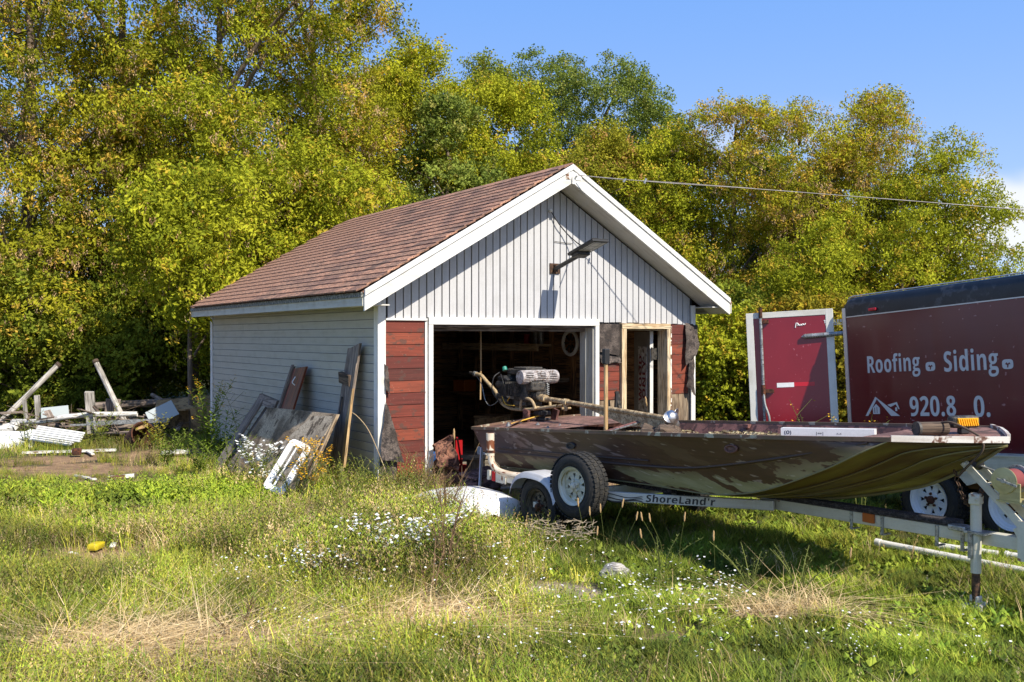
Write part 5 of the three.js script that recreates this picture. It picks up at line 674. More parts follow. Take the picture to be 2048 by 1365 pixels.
const gcol = (pal) => { const v = rnd(); return v < 0.5 ? mix(pal[0], pal[1], v * 2) : mix(pal[1], pal[2], v * 2 - 1); };
const PG = { green: [[0.088, 0.152, 0.01], [0.2, 0.276, 0.018], [0.336, 0.384, 0.036]], yel: [[0.192, 0.2, 0.018], [0.352, 0.344, 0.032], [0.48, 0.432, 0.06]], dry: [[0.32, 0.216, 0.088], [0.48, 0.344, 0.16], [0.624, 0.48, 0.264]], weed: [[0.112, 0.176, 0.01], [0.248, 0.336, 0.018], [0.4, 0.448, 0.032]] };
const add = (k, x, z, s, c) => { s *= 1 - 0.5 * LOW; c = mul(c, 0.55 + 0.8 * sm(0.25, 0.75, wn(x * 1.7, z * 1.7, 91, 3))); const i = Math.floor(rnd() * G[k].length), y = gy(x, z) - 0.005; lists[k][i].push([new THREE.Vector3(x, y, z), [rr(-0.12, 0.12), rr(0, 6.3), rr(-0.12, 0.12)], s, C3(mul(c, rr(0.8, 1.2)))]); };
let LOW = 0;
const inGarage = (u, g) => u > -0.04 && u < 4.95 && g < 0.02 && g > -6.6;
const field = (n, z0, z1, lush) => {
  for (let i = 0; i < n; i++) {
    const zd = Math.sqrt(rr(z0 * z0, z1 * z1)), x = rr(-0.64, 0.62) * zd, z = -zd, [u, g] = gl2(x, z); if (inGarage(u, g)) continue;
    const b = bare(x, z), st = straw(x, z); if (rnd() < b * 1.02 - 0.06) continue;
    const lawn = sm(-0.4, 1.0, x - 0.12 * (zd - 5) * 0 + 0.9 * (wn(x * 0.7, z * 0.7, 81) - 0.5)) * sm(0.0, 0.3, zd - 3), low = Math.max(ell(x, z, -5.6, -12.2, 2.6, 1.1), ell(x, z, -3.3, -7.5, 0.9, 0.35)), weeds = Math.max(ell(x, z, -3.3, -11.0, 1.8, 1.5), 0.6 * ell(x, z, -3.0, -9.2, 1.2, 0.8), 0.7 * ell(x, z, -5.3, -11.0, 1.6, 1.2)), shell = ell(x, z, -0.6, -10.2, 0.75, 0.6), tall = (1 - shell) * Math.max(ell(x, z, -2.1, -11.4, 1.7, 0.9), 0.7 * ell(x, z, -1.1, -9.9, 0.9, 1.3), 0.9 * ell(x, z, -0.95, -7.7, 0.9, 0.9), 0.45 * ell(x, z, -2.2, -8.8, 1.6, 1.2)), shadeWood = (LOW = low, sm(17, 20, zd)) * (x < -3 ? 1 : 0), n1 = wn(x * 1.1, z * 1.1, 82), n2 = wn(x * 3.1, z * 3.1, 83);
    const pGreen = clamp(0.42 + 0.4 * lawn + 0.7 * (n1 - 0.5)), r = rnd();
    if (st > 0.35 && r < 0.88 * st) { add('flatDry', x, z, rr(0.7, 1.3), mul(gcol(PG.dry), 1.3)); continue; }
    if (r < 0.72 * weeds * (0.4 + 1.0 * n2)) { add(rnd() < 0.6 ? 'cover' : 'leafy', x, z, rr(0.7, 1.35), gcol(PG.weed)); continue; }
    if (r < 0.12 + 0.5 * tall && lawn < 0.75) { add('fine', x, z, rr(0.5, 0.9) * (0.8 + 0.5 * n2) + 0.5 * tall, gcol(rnd() < 0.3 ? PG.yel : rnd() < 0.15 ? PG.dry : PG.green)); continue; }
    if (r < 0.09 && lawn < 0.3) { add('leafy', x, z, rr(0.5, 1.1), gcol(n2 > 0.5 ? PG.weed : PG.green)); continue; }
    if (r < (lawn > 0.4 ? 0.05 : 0.14)) { add('cover', x, z, rr(0.4, 0.8), gcol(PG.green)); continue; }
    const dry = clamp(0.24 * (1 - lawn) + 0.06 + 0.35 * tall + 0.8 * (n2 - 0.52) + 0.25 * b - 0.3 * weeds);
    if (rnd() < dry * (lawn > 0.6 ? 0.45 : 1)) add(tall > 0.3 || rnd() < 0.3 ? 'dry' : 'lawn', x, z, rr(0.5, 0.9) + 0.6 * tall, gcol(PG.dry));
    else if (rnd() < tall + 0.28 * (1 - lawn) * n1) add('long', x, z, rr(0.45, 0.95) * (0.8 + 0.5 * n2) + 0.35 * tall, gcol(rnd() < pGreen ? PG.green : PG.yel));
    else add('lawn', x, z, rr(0.55, 1.25) * (0.75 + 1.0 * sm(0.35, 0.7, n2)) * (1 - 0.45 * b) * (1 - 0.38 * lawn), gcol(rnd() < pGreen ? (shadeWood ? green : PG.green) : PG.yel));
  }
};
field(36000, 4.3, 8.5); field(32000, 8.5, 13.5); field(17000, 13.5, 20); field(9000, 20, 34);
{
  const stuff = (n, label, keys) => { const o = new THREE.Group(); o.name = n; o.userData.kind = 'stuff'; o.userData.label = label; o.userData.category = n.replace(/_/g, ' '); scene.add(o); for (const k of keys) lists[k].forEach((l, i) => l.length && scatter('blades', G[k][i], mGrass, l, o)); };
  stuff('green_grass', 'short green and yellowing grass over the yard', ['lawn', 'long']); stuff('dry_grass', 'tan dry grass and flattened straw patches', ['dry', 'flatDry']); stuff('ground_weeds', 'low broad leaved weeds covering the left of the yard', ['cover', 'leafy', 'fine']);
}
// ---------- small white asters scattered through the grass ----------
const flowerAt = (T, c, r, up) => { const n = up.clone().addScaledVector(rv(), 0.5).normalize(), s = new THREE.Vector3().crossVectors(n, rv()).normalize(), t = new THREE.Vector3().crossVectors(n, s); for (let i = 0; i < 7; i++) { const a = i * 0.8976, b = a + 0.75, P = (q, k, e) => c.clone().addScaledVector(s, Math.cos(q) * r * k).addScaledVector(t, Math.sin(q) * r * k).addScaledVector(n, e * r); T.push(...c.toArray(), ...P(a, 1, 0.2).toArray(), ...P(b, 1, 0.2).toArray()); } };
const mPetal = std({ color: rgb(0.80, 0.80, 0.78), roughness: 0.8, side: THREE.DoubleSide }), mDisk = std({ color: rgb(0.62, 0.42, 0.05), roughness: 0.9 }), mStem = std({ color: rgb(0.13, 0.15, 0.03), roughness: 0.9, side: THREE.DoubleSide }), mDryStem = std({ color: rgb(0.20, 0.12, 0.06), roughness: 0.9 }), mPlant = (c) => leafM(0.28, { color: rgb(...c) });
{
  seed(9); const Tp = [], Ts = []; for (let i = 0; i < 4; i++) { const c = new THREE.Vector3(rr(-0.05, 0.05), rr(0.15, 0.28), rr(-0.05, 0.05)); flowerAt(Tp, c, 0.0085, UP); Ts.push(0, 0, 0, 0.003, 0, 0, ...c.toArray()); }
  const petals = flat(Tp), stems = flat(Ts), lp = []; const patch = (n, cx, cz, rx, rz, s0, s1) => { for (let i = 0; i < n; i++) { const a = rr(0, 6.3), d = Math.sqrt(rnd()), x = cx + Math.cos(a) * rx * d, z = cz + Math.sin(a) * rz * d; lp.push([new THREE.Vector3(x, gy(x, z), z), [rr(-0.2, 0.2), rr(0, 6.3), rr(-0.2, 0.2)], rr(s0, s1)]); } };
  patch(46, 0.85, -6.0, 0.75, 0.65, 0.7, 1.3); patch(30, 1.15, -6.7, 0.5, 0.5, 0.6, 1.1); patch(40, 0.4, -5.4, 1.7, 0.45, 0.5, 1.1); patch(22, 2.2, -5.4, 0.6, 0.4, 0.5, 1.0); patch(60, -0.9, -7.2, 0.9, 0.7, 0.7, 1.4); patch(26, -1.7, -7.0, 0.5, 0.5, 0.7, 1.2); patch(20, -0.7, -5.6, 0.9, 0.5, 0.5, 1); patch(14, -0.9, -8.9, 0.5, 0.4, 0.8, 1.3); patch(26, 0.2, -6.9, 0.6, 0.7, 0.6, 1.1);
  const o = new THREE.Group(); o.name = 'wild_asters'; o.userData.kind = 'stuff'; o.userData.label = 'tiny white wild asters scattered through the grass'; o.userData.category = 'flowers'; scene.add(o); scatter('flower_heads', petals, mPetal, lp, o); scatter('flower_stems', stems, mStem, lp.map((a) => a), o);
}
// ---------- plants one can tell apart ----------
function stemPlant(name, label, cat, x, z, o, group) {
  const t = thing(name, label, cat, [x, gy(x, z) - 0.01, z], rr(0, 6.3), group), { h = 0.8, n = 5, leafL = 0.08, leafW = 0.018, leafN = 24, spread = 0.25, lc = [0.14, 0.19, 0.03], flower, fn = 40, fr = 0.011, branch = 0, stemM = mStem, plume } = o, TL = [], TF = [], TD = [], st = [];
  for (let i = 0; i < n; i++) {
    const a = i * 2.4 + rr(-0.4, 0.4), H = h * rr(0.7, 1.05), tip = new THREE.Vector3(Math.cos(a) * spread * rr(0.4, 1.1), H, Math.sin(a) * spread * rr(0.4, 1.1)), P = (k) => new THREE.Vector3(tip.x * k * k + Math.cos(a) * 0.03, H * k, tip.z * k * k + Math.sin(a) * 0.03);
    st.push(taper([P(0), P(0.35), P(0.7), P(1)], 0.006, 0.0022, 8, 4));
    for (let j = 0; j < leafN; j++) { const k = 0.08 + 0.9 * j / leafN, b = j * 2.4, d = new THREE.Vector3(Math.cos(b), 0.35, Math.sin(b)).normalize(); leaf(TL, P(k), d, new THREE.Vector3(-Math.sin(b), 0, Math.cos(b)), leafL * rr(0.7, 1.2) * (1.1 - 0.55 * k), leafW, 0.15); }
    for (let j = 0; j < branch; j++) { const k = rr(0.45, 0.9), b = rr(0, 6.3), l = rr(0.08, 0.22) * h, e = P(k).add(new THREE.Vector3(Math.cos(b) * l, l * rr(0.5, 1.1), Math.sin(b) * l)); st.push(taper([P(k), P(k).lerp(e, 0.5), e], 0.003, 0.0014, 4, 4)); if (flower) for (let q = 0; q < fn / branch / n; q++) flowerAt(TF, e.clone().addScaledVector(rv(), 0.035), fr * rr(0.8, 1.2), UP); if (plume) for (let q = 0; q < plume; q++) { const c = e.clone().addScaledVector(rv(), 0.025 + 0.02 * rnd()); flowerAt(TF, c, 0.010, UP); } }
    if (flower && !branch) for (let q = 0; q < fn / n; q++) flowerAt(TF, P(1).addScaledVector(rv(), 0.04), fr, UP);
    if (plume) for (let q = 0; q < plume * 3; q++) flowerAt(TF, P(rr(0.86, 1.02)).addScaledVector(rv(), 0.03), 0.008, UP);
    if (flower && fr > 0.009) for (let q = 0; q < TF.length / 63; q += 6) ;
  }
  part('stem', st, stemM, t); if (TL.length) part('leaves', flat(TL), mPlant(lc), t).userData.kind = 'stuff'; if (TF.length) part('flowers', flat(TF), flower || mDisk, t).userData.kind = 'stuff';
  return t;
}
seed(10);
const yellowM = std({ color: rgb(0.75, 0.42, 0.01), roughness: 0.9, side: THREE.DoubleSide });
stemPlant('aster_bush', 'large bushy white aster in front of the white plastic shell', 'plant', -0.92, -7.35, { h: 0.46, n: 13, spread: 0.5, leafN: 20, leafL: 0.06, leafW: 0.012, branch: 8, flower: mPetal, fn: 520, fr: 0.0125, lc: [0.15, 0.18, 0.025] });
stemPlant('aster_bush', 'white aster spreading just left of the large one', 'plant', -1.42, -7.0, { h: 0.32, n: 9, spread: 0.45, leafN: 18, leafL: 0.06, leafW: 0.012, branch: 6, flower: mPetal, fn: 130, fr: 0.011, lc: [0.15, 0.18, 0.025] });
stemPlant('aster_bush', 'white aster with dry stems beside the white shell', 'plant', -0.62, -7.65, { h: 0.50, n: 9, spread: 0.35, leafN: 16, leafL: 0.05, leafW: 0.01, branch: 7, flower: mPetal, fn: 200, fr: 0.012, lc: [0.15, 0.17, 0.03] });
stemPlant('aster_bush', 'tall white aster against the boards on the left wall', 'plant', -3.0, -11.2, { h: 0.66, n: 8, spread: 0.25, leafN: 18, leafL: 0.07, leafW: 0.014, branch: 7, flower: mPetal, fn: 300, fr: 0.016, lc: [0.13, 0.19, 0.03] });
stemPlant('aster_bush', 'small white aster between the boards and the window frame', 'plant', -2.72, -10.9, { h: 0.42, n: 6, spread: 0.25, leafN: 14, leafL: 0.06, leafW: 0.014, branch: 6, flower: mPetal, fn: 90, fr: 0.014, lc: [0.14, 0.18, 0.03] });
stemPlant('goldenrod', 'yellow goldenrod blooming before the leaning plywood', 'plant', -2.12, -9.9, { h: 0.80, n: 5, spread: 0.14, leafN: 20, leafL: 0.07, leafW: 0.014, branch: 7, plume: 18, flower: yellowM, fn: 0, lc: [0.14, 0.18, 0.03] });
stemPlant('goldenrod', 'leafy goldenrod with small yellow tips at the back corner', 'plant', -4.65, -14.5, { h: 1.25, n: 9, spread: 0.36, leafN: 36, leafL: 0.16, leafW: 0.034, branch: 1, plume: 8, flower: yellowM, fn: 0, lc: [0.22, 0.31, 0.03] });
stemPlant('tall_weed', 'lush green weed at the garage\'s far corner', 'plant', -4.25, -13.9, { h: 0.85, n: 10, spread: 0.4, leafN: 30, leafL: 0.16, leafW: 0.036, lc: [0.20, 0.29, 0.03] });
stemPlant('tall_weed', 'low leafy weed left of the goldenrod corner', 'plant', -4.95, -13.6, { h: 0.6, n: 9, spread: 0.4, leafN: 24, leafL: 0.12, leafW: 0.03, lc: [0.17, 0.23, 0.03] });
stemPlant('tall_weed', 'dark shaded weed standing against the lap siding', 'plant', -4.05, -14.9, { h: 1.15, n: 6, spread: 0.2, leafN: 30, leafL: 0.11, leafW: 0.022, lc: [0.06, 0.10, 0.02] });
stemPlant('tall_weed', 'fresh yellow green weed below the corner trim', 'plant', -1.75, -10.55, { h: 0.5, n: 10, spread: 0.4, leafN: 26, leafL: 0.07, leafW: 0.016, lc: [0.24, 0.28, 0.03] });
stemPlant('tall_weed', 'yellow green weed at the foot of the plywood edge', 'plant', -2.15, -10.9, { h: 0.55, n: 9, spread: 0.4, leafN: 26, leafL: 0.07, leafW: 0.016, lc: [0.24, 0.27, 0.03] });
stemPlant('seed_stalk', 'pale seeding stalk leaning before the grey boards', 'plant', -3.95, -13.9, { h: 1.25, n: 2, spread: 0.3, leafN: 8, leafL: 0.06, leafW: 0.008, branch: 7, plume: 2, flower: std({ color: rgb(0.42, 0.38, 0.14), roughness: 0.9, side: THREE.DoubleSide }), fn: 0, lc: [0.28, 0.28, 0.08] });
for (const [x, z, h, l] of [[1.75, -6.95, 0.36, 'grey green bushy weed in the boat\'s shadow edge'], [2.05, -6.75, 0.42, 'feathery weed right of the bushy one by the dirt patch'], [1.15, -7.35, 0.34, 'thin bent weed left of the bushy one under the boat']]) stemPlant('feathery_weed', l, 'plant', x, z, { h, n: 7, spread: 0.3, leafN: 24, leafL: 0.045, leafW: 0.009, lc: [0.20, 0.23, 0.07] });
for (const [x, z, h, l] of [[3.05, -9.2, 1.25, 'twiggy weed rising behind the boat before the red door'], [3.35, -9.1, 1.1, 'twiggy weed left of the house emblem behind the boat']]) stemPlant('twiggy_weed', l, 'plant', x, z, { h, n: 6, spread: 0.35, leafN: 26, leafL: 0.04, leafW: 0.008, branch: 5, plume: 1, flower: yellowM, fn: 0, lc: [0.22, 0.25, 0.05] });
for (const [x, z, h, n, l] of [[-0.62, -8.9, 0.72, 14, 'dark dry stems standing before the white shell'], [-0.50, -7.0, 0.8, 9, 'tall dry brown weed right of the big aster'], [-0.55, -6.5, 0.45, 4, 'dead twig sticking up by the yellow scrap'], [-1.62, -5.6, 0.35, 3, 'dead twig standing in the straw patch'], [-2.25, -10.5, 0.6, 14, 'dry reddish stems below the window frame'], [-1.0, -10.65, 0.65, 12, 'dry tan stems before the red boards']]) stemPlant('dry_weed', l, 'plant', x, z, { h, n, spread: 0.22, leafN: 9, leafL: 0.03, leafW: 0.007, branch: 4, lc: [0.22, 0.15, 0.05], stemM: mDryStem });
{
  seed(11); const head = fin(new THREE.SphereGeometry(0.008, 6, 8)).scale(1, 5, 1), mHead = std({ color: rgb(0.46, 0.30, 0.14), roughness: 1 }), mk = (x, z, h, b) => { const o = thing('foxtail_stalk', 'slim foxtail grass stalk with a tan head before the boat trailer', 'grass stalk', [x, gy(x, z), z], 0, 'foxtail stalks before the boat trailer'); part('stem', taper([[0, 0, 0], [b * 0.2, h * 0.5, 0], [b, h, 0]], 0.0025, 0.0014, 6, 4), mStem, o); part('seed_head', rough(head.clone(), 0.003, 60, 4).rotateZ(-b * 1.6).translate(b * 1.12, h + 0.035, 0), mHead, o); };
  for (const [x, z, h, b] of [[0.62, -8.1, 0.42, -0.05], [0.70, -8.0, 0.36, -0.04], [0.77, -7.9, 0.40, -0.03], [0.80, -7.8, 0.46, 0.10], [0.94, -7.9, 0.34, 0.09], [1.20, -7.8, 0.36, -0.12], [1.23, -7.7, 0.37, -0.10], [1.34, -7.6, 0.40, 0.04], [1.50, -7.0, 0.37, -0.01], [1.13, -7.5, 0.28, -0.10], [2.35, -6.7, 0.30, 0.04], [0.66, -7.7, 0.25, 0.03]]) mk(x, z, h, b);
  const m2 = (n, l, b, h, k) => { const o = gthing(n, l, 'grass stalk', b); part('stem', taper([[0, 0, 0], [k * 0.3, h * 0.5, 0], [k, h, 0]], 0.004, 0.002, 8, 4).translate(...b), mHead, o); part('seed_head', rough(head.clone().scale(1.6, 1.7, 1.6), 0.004, 60, 4).rotateZ(-k * 1.3).translate(k * 1.1, h + 0.05, 0).translate(...b), mHead, o); };
  m2('reed_stalk', 'upright tan reed head inside the garage door at left', [0.86, 0, 0.25], 0.68, -0.02); m2('reed_stalk', 'tan reed leaning right inside the big doorway', [0.95, 0, 0.3], 0.72, 0.26);
  m2('reed_stalk', 'drooping seed head before the narrow doorway', [3.62, 0, 0.6], 0.98, -0.14);
  const o = thing('arching_stalk', 'long dry stalk arching over from the plywood edge', 'grass stalk', [-1.9, 0, -11.0]); part('stem', taper([[-0.05, 0.55, -0.1], [0.0, 0.98, 0], [0.22, 0.86, 0.2], [0.45, 0.5, 0.5], [0.62, 0.12, 0.7]], 0.008, 0.004, 24, 5), M.tan, o);
}

stemPlant('tall_weed', 'green weed growing through the middle of the junk pile', 'plant', -7.0, -16.1, { h: 0.75, n: 7, spread: 0.4, leafN: 22, leafL: 0.10, leafW: 0.03, lc: [0.22, 0.26, 0.03] });
stemPlant('tall_weed', 'thin weed growing before the white siding at far left', 'plant', -8.0, -15.6, { h: 0.7, n: 6, spread: 0.3, leafN: 22, leafL: 0.08, leafW: 0.02, lc: [0.2, 0.24, 0.04] });
stemPlant('tall_weed', 'yellowing weed right of the brown bucket', 'plant', -5.9, -15.7, { h: 0.6, n: 8, spread: 0.4, leafN: 22, leafL: 0.09, leafW: 0.035, lc: [0.34, 0.30, 0.03] });

seed(14);
for (const [px, zd, h, n, ll, lw, c, l] of [[455, 11.6, 0.75, 8, 0.10, 0.022, [0.16, 0.23, 0.02], 'bushy green weed below the grey leaning frame'], [540, 10.9, 0.62, 9, 0.08, 0.018, [0.2, 0.25, 0.03], 'low green weed between the white aster and the plywood'], [585, 10.2, 0.6, 10, 0.07, 0.012, [0.30, 0.27, 0.05], 'yellowing weed left of the white window frame'], [690, 9.9, 0.62, 11, 0.06, 0.012, [0.34, 0.32, 0.05], 'pale grassy weed right of the white window frame'], [735, 10.3, 0.6, 10, 0.06, 0.012, [0.25, 0.28, 0.03], 'fresh weed at the foot of the tall grey plank'], [800, 10.3, 0.58, 12, 0.05, 0.010, [0.36, 0.26, 0.09], 'tan weed in front of the red boards'], [400, 12.6, 0.6, 9, 0.10, 0.026, [0.17, 0.25, 0.02], 'broad green weed at the edge of the bare dirt'], [860, 10.2, 0.5, 10, 0.05, 0.010, [0.27, 0.26, 0.05], 'thin weed below the left door post']]) stemPlant('tall_weed', l, 'plant', XP(px, zd), -zd, { h, n, spread: 0.35, leafN: 26, leafL: ll, leafW: lw, branch: c[0] > 0.29 ? 3 : 0, lc: c });
// ---------- things leaning on the left wall (u < 0) ----------
seed(12);
const lean = (pts, t0) => { const g = prism(pts, t0); return g; };   // outline in (back distance, height) mapped onto a tilted plane
// sheet: corners in (t, h), offset from the wall at foot o0 and at top o1, thickness d
function leanSheet(pts, o0, o1, d, s = 0) { const g = prism(pts, d), p = g.attributes.position, hm = Math.max(...pts.map((q) => q[1])), h0 = Math.min(...pts.map((q) => q[1])); for (let i = 0; i < p.count; i++) { const t = p.getX(i), h = p.getY(i), w = p.getZ(i), k = (h - h0) / (hm - h0); p.setXYZ(i, -(o0 + (o1 - o0) * k) - w + s * (wn(t * 3, h * 3, 7) - 0.5), h, -t); } g.computeVertexNormals(); return g; }
{
  let t = gthing('brown_board', 'glossy reddish brown wooden panel leaning on the lap siding', 'board', [-0.3, 0, -2.4]);
  part('panel', leanSheet([[1.9, 0.1], [2.3, 0.1], [2.4, 1.43], [2.0, 1.47]], 0.55, 0.06, 0.03), M.brownWood, t); part('edge_strip', [leanSheet([[2.32, 0.1], [2.38, 0.1], [2.48, 1.46], [2.42, 1.46]], 0.56, 0.07, 0.05), leanSheet([[2.4, 0.1], [2.46, 0.1], [2.56, 1.48], [2.5, 1.48]], 0.55, 0.06, 0.02)], M.greyWood, t); part('handle', tube([[-0.175, 1.22, -2.16], [-0.21, 1.26, -2.17], [-0.165, 1.33, -2.18]], 0.008, 12, 6), M.white, t);
  t = gthing('grey_plank', 'tall weathered grey plank with a short crosspiece on top', 'plank', [-0.3, 0, -0.7]);
  part('plank', rough(leanSheet([[0.50, 0.1], [0.86, 0.1], [0.66, 1.72], [0.56, 1.73], [0.34, 1.78]], 0.24, 0.05, 0.035), 0.012, 6, 4), M.greyWood, t); part('crosspiece', [box(0.05, 0.13, 0.30, [-0.135, 1.36, -0.62], [0.12, 0, 0.1])], M.darkWood, t); part('slot', leanSheet([[0.66, 0.95], [0.70, 0.95], [0.68, 1.15], [0.64, 1.15]], 0.186, 0.162, 0.004), M.backing, t); part('split_edge', rough(leanSheet([[0.34, 0.35], [0.40, 0.35], [0.44, 0.9], [0.36, 1.25]], 0.25, 0.13, 0.03), 0.014, 8, 3), M.shaftWood, t);
  t = gthing('plywood_sheet', 'rotten brown plywood sheet leaning in front of the planks', 'plywood sheet', [-0.6, 0, -1.6]);
  part('sheet', rough(leanSheet([[0.0, 0.05], [0.6, 0.03], [2.45, 0.02], [2.5, 0.6], [2.36, 0.93], [1.4, 0.955], [0.12, 0.985]], 0.95, 0.42, 0.018), 0.012, 3, 5), M.ply, t); part('broken_edge', rough(leanSheet([[0.0, 0.0], [0.08, 0.0], [0.16, 0.98], [0.11, 0.985]], 0.985, 0.45, 0.022), 0.02, 8, 2), M.ply2, t);
  single('plywood_sheet', 'pale warped plywood piece overlapping the larger sheet', 'plywood sheet', rough(leanSheet([[0.06, 0.12], [1.2, 0.08], [1.45, 0.35], [0.75, 0.93], [0.14, 0.965]], 1.05, 0.46, 0.012), 0.012, 3, 9), std({ map: blotch([[128, 114, 96], [172, 158, 138], [84, 72, 60]], 170, 4, 0.9, 0.35), roughness: 0.95 }), [-0.6, 0, -0.9], null, true);
  t = gthing('leaning_frame', 'weathered grey board frame leaning left of the plywood', 'frame', [-0.6, 0, -3.3]);
  part('rail', rough(leanSheet([[3.17, 0.05], [3.47, 0.05], [3.34, 1.0], [3.07, 1.0]], 0.85, 0.25, 0.03), 0.006, 6, 6), M.greyWood, t); part('rail', rough(leanSheet([[2.67, 0.05], [2.92, 0.05], [2.77, 0.96], [2.56, 0.96]], 0.86, 0.26, 0.03), 0.006, 6, 7), M.greyWood, t); part('inner_board', leanSheet([[2.92, 0.05], [3.17, 0.05], [3.08, 0.92], [2.78, 0.90]], 0.80, 0.22, 0.02), M.darkWood, t); part('top_rail', leanSheet([[2.58, 0.88], [3.34, 0.93], [3.32, 1.06], [2.56, 1.0]], 0.29, 0.22, 0.04), M.greyWood, t);
  t = gthing('window_frame', 'white plastic window frame lying against the plywood', 'window frame', [-1.1, 0, -0.9]);
  const fr = new THREE.Shape(), RRc = (s, w, h, r) => { s.moveTo(-w + r, -h); s.lineTo(w - r, -h); s.quadraticCurveTo(w, -h, w, -h + r); s.lineTo(w, h - r); s.quadraticCurveTo(w, h, w - r, h); s.lineTo(-w + r, h); s.quadraticCurveTo(-w, h, -w, h - r); s.lineTo(-w, -h + r); s.quadraticCurveTo(-w, -h, -w + r, -h); return s; };
  RRc(fr, 0.17, 0.42, 0.08); fr.holes.push(RRc(new THREE.Path(), 0.095, 0.34, 0.05)); const fg = () => fin(new THREE.ExtrudeGeometry(fr, { depth: 0.035, bevelEnabled: true, bevelSize: 0.006, bevelThickness: 0.006, bevelSegments: 2, curveSegments: 6 }));
  const pose = (g) => { g.rotateZ(-0.42); g.rotateX(-0.50); g.rotateY(-0.60); g.scale(0.74, 0.74, 0.74); g.translate(-0.97, 0.42, -0.27); return g; }; part('frame', pose(muv(fg())), M.white, t); part('mullion', pose(box(0.022, 0.68, 0.02, [-0.03, 0, 0.02])), M.white, t); part('latch', pose(box(0.03, 0.06, 0.03, [0.135, 0.10, 0.04])), M.black, t);
  single('white_strip', 'bent white trim strip lying in the weeds left of the boards', 'strip', [bar([-4.55, 0.30, -14.2], [-3.75, 0.16, -12.6], 0.05, 0.02)], M.white, [-4.1, 0.1, -13.2]); single('metal_channel', 'dull green metal channel lying below the white strip', 'metal channel', [bar([-4.2, 0.14, -13.4], [-3.4, 0.06, -12.1], 0.14, 0.03), bar([-4.12, 0.19, -13.4], [-3.32, 0.11, -12.1], 0.015, 0.07)], std({ color: rgb(0.16, 0.19, 0.17), roughness: 0.6 }), [-3.8, 0.05, -12.8]); single('white_strip', 'short white strip end in front of the metal channel', 'strip', bar([-3.75, 0.10, -12.0], [-3.4, 0.07, -11.6], 0.04, 0.02), M.white, [-3.5, 0.05, -11.8]);
  single('flat_stone', 'pale flat broken slab in the weeds before the boards', 'stone', rough(box(0.7, 0.06, 0.35, [-3.85, 0.05, -11.9], [0, 0.4, 0.03], 0.02), 0.03, 6, 3), M.dirtyWhite, [-3.85, 0, -11.9]);
}
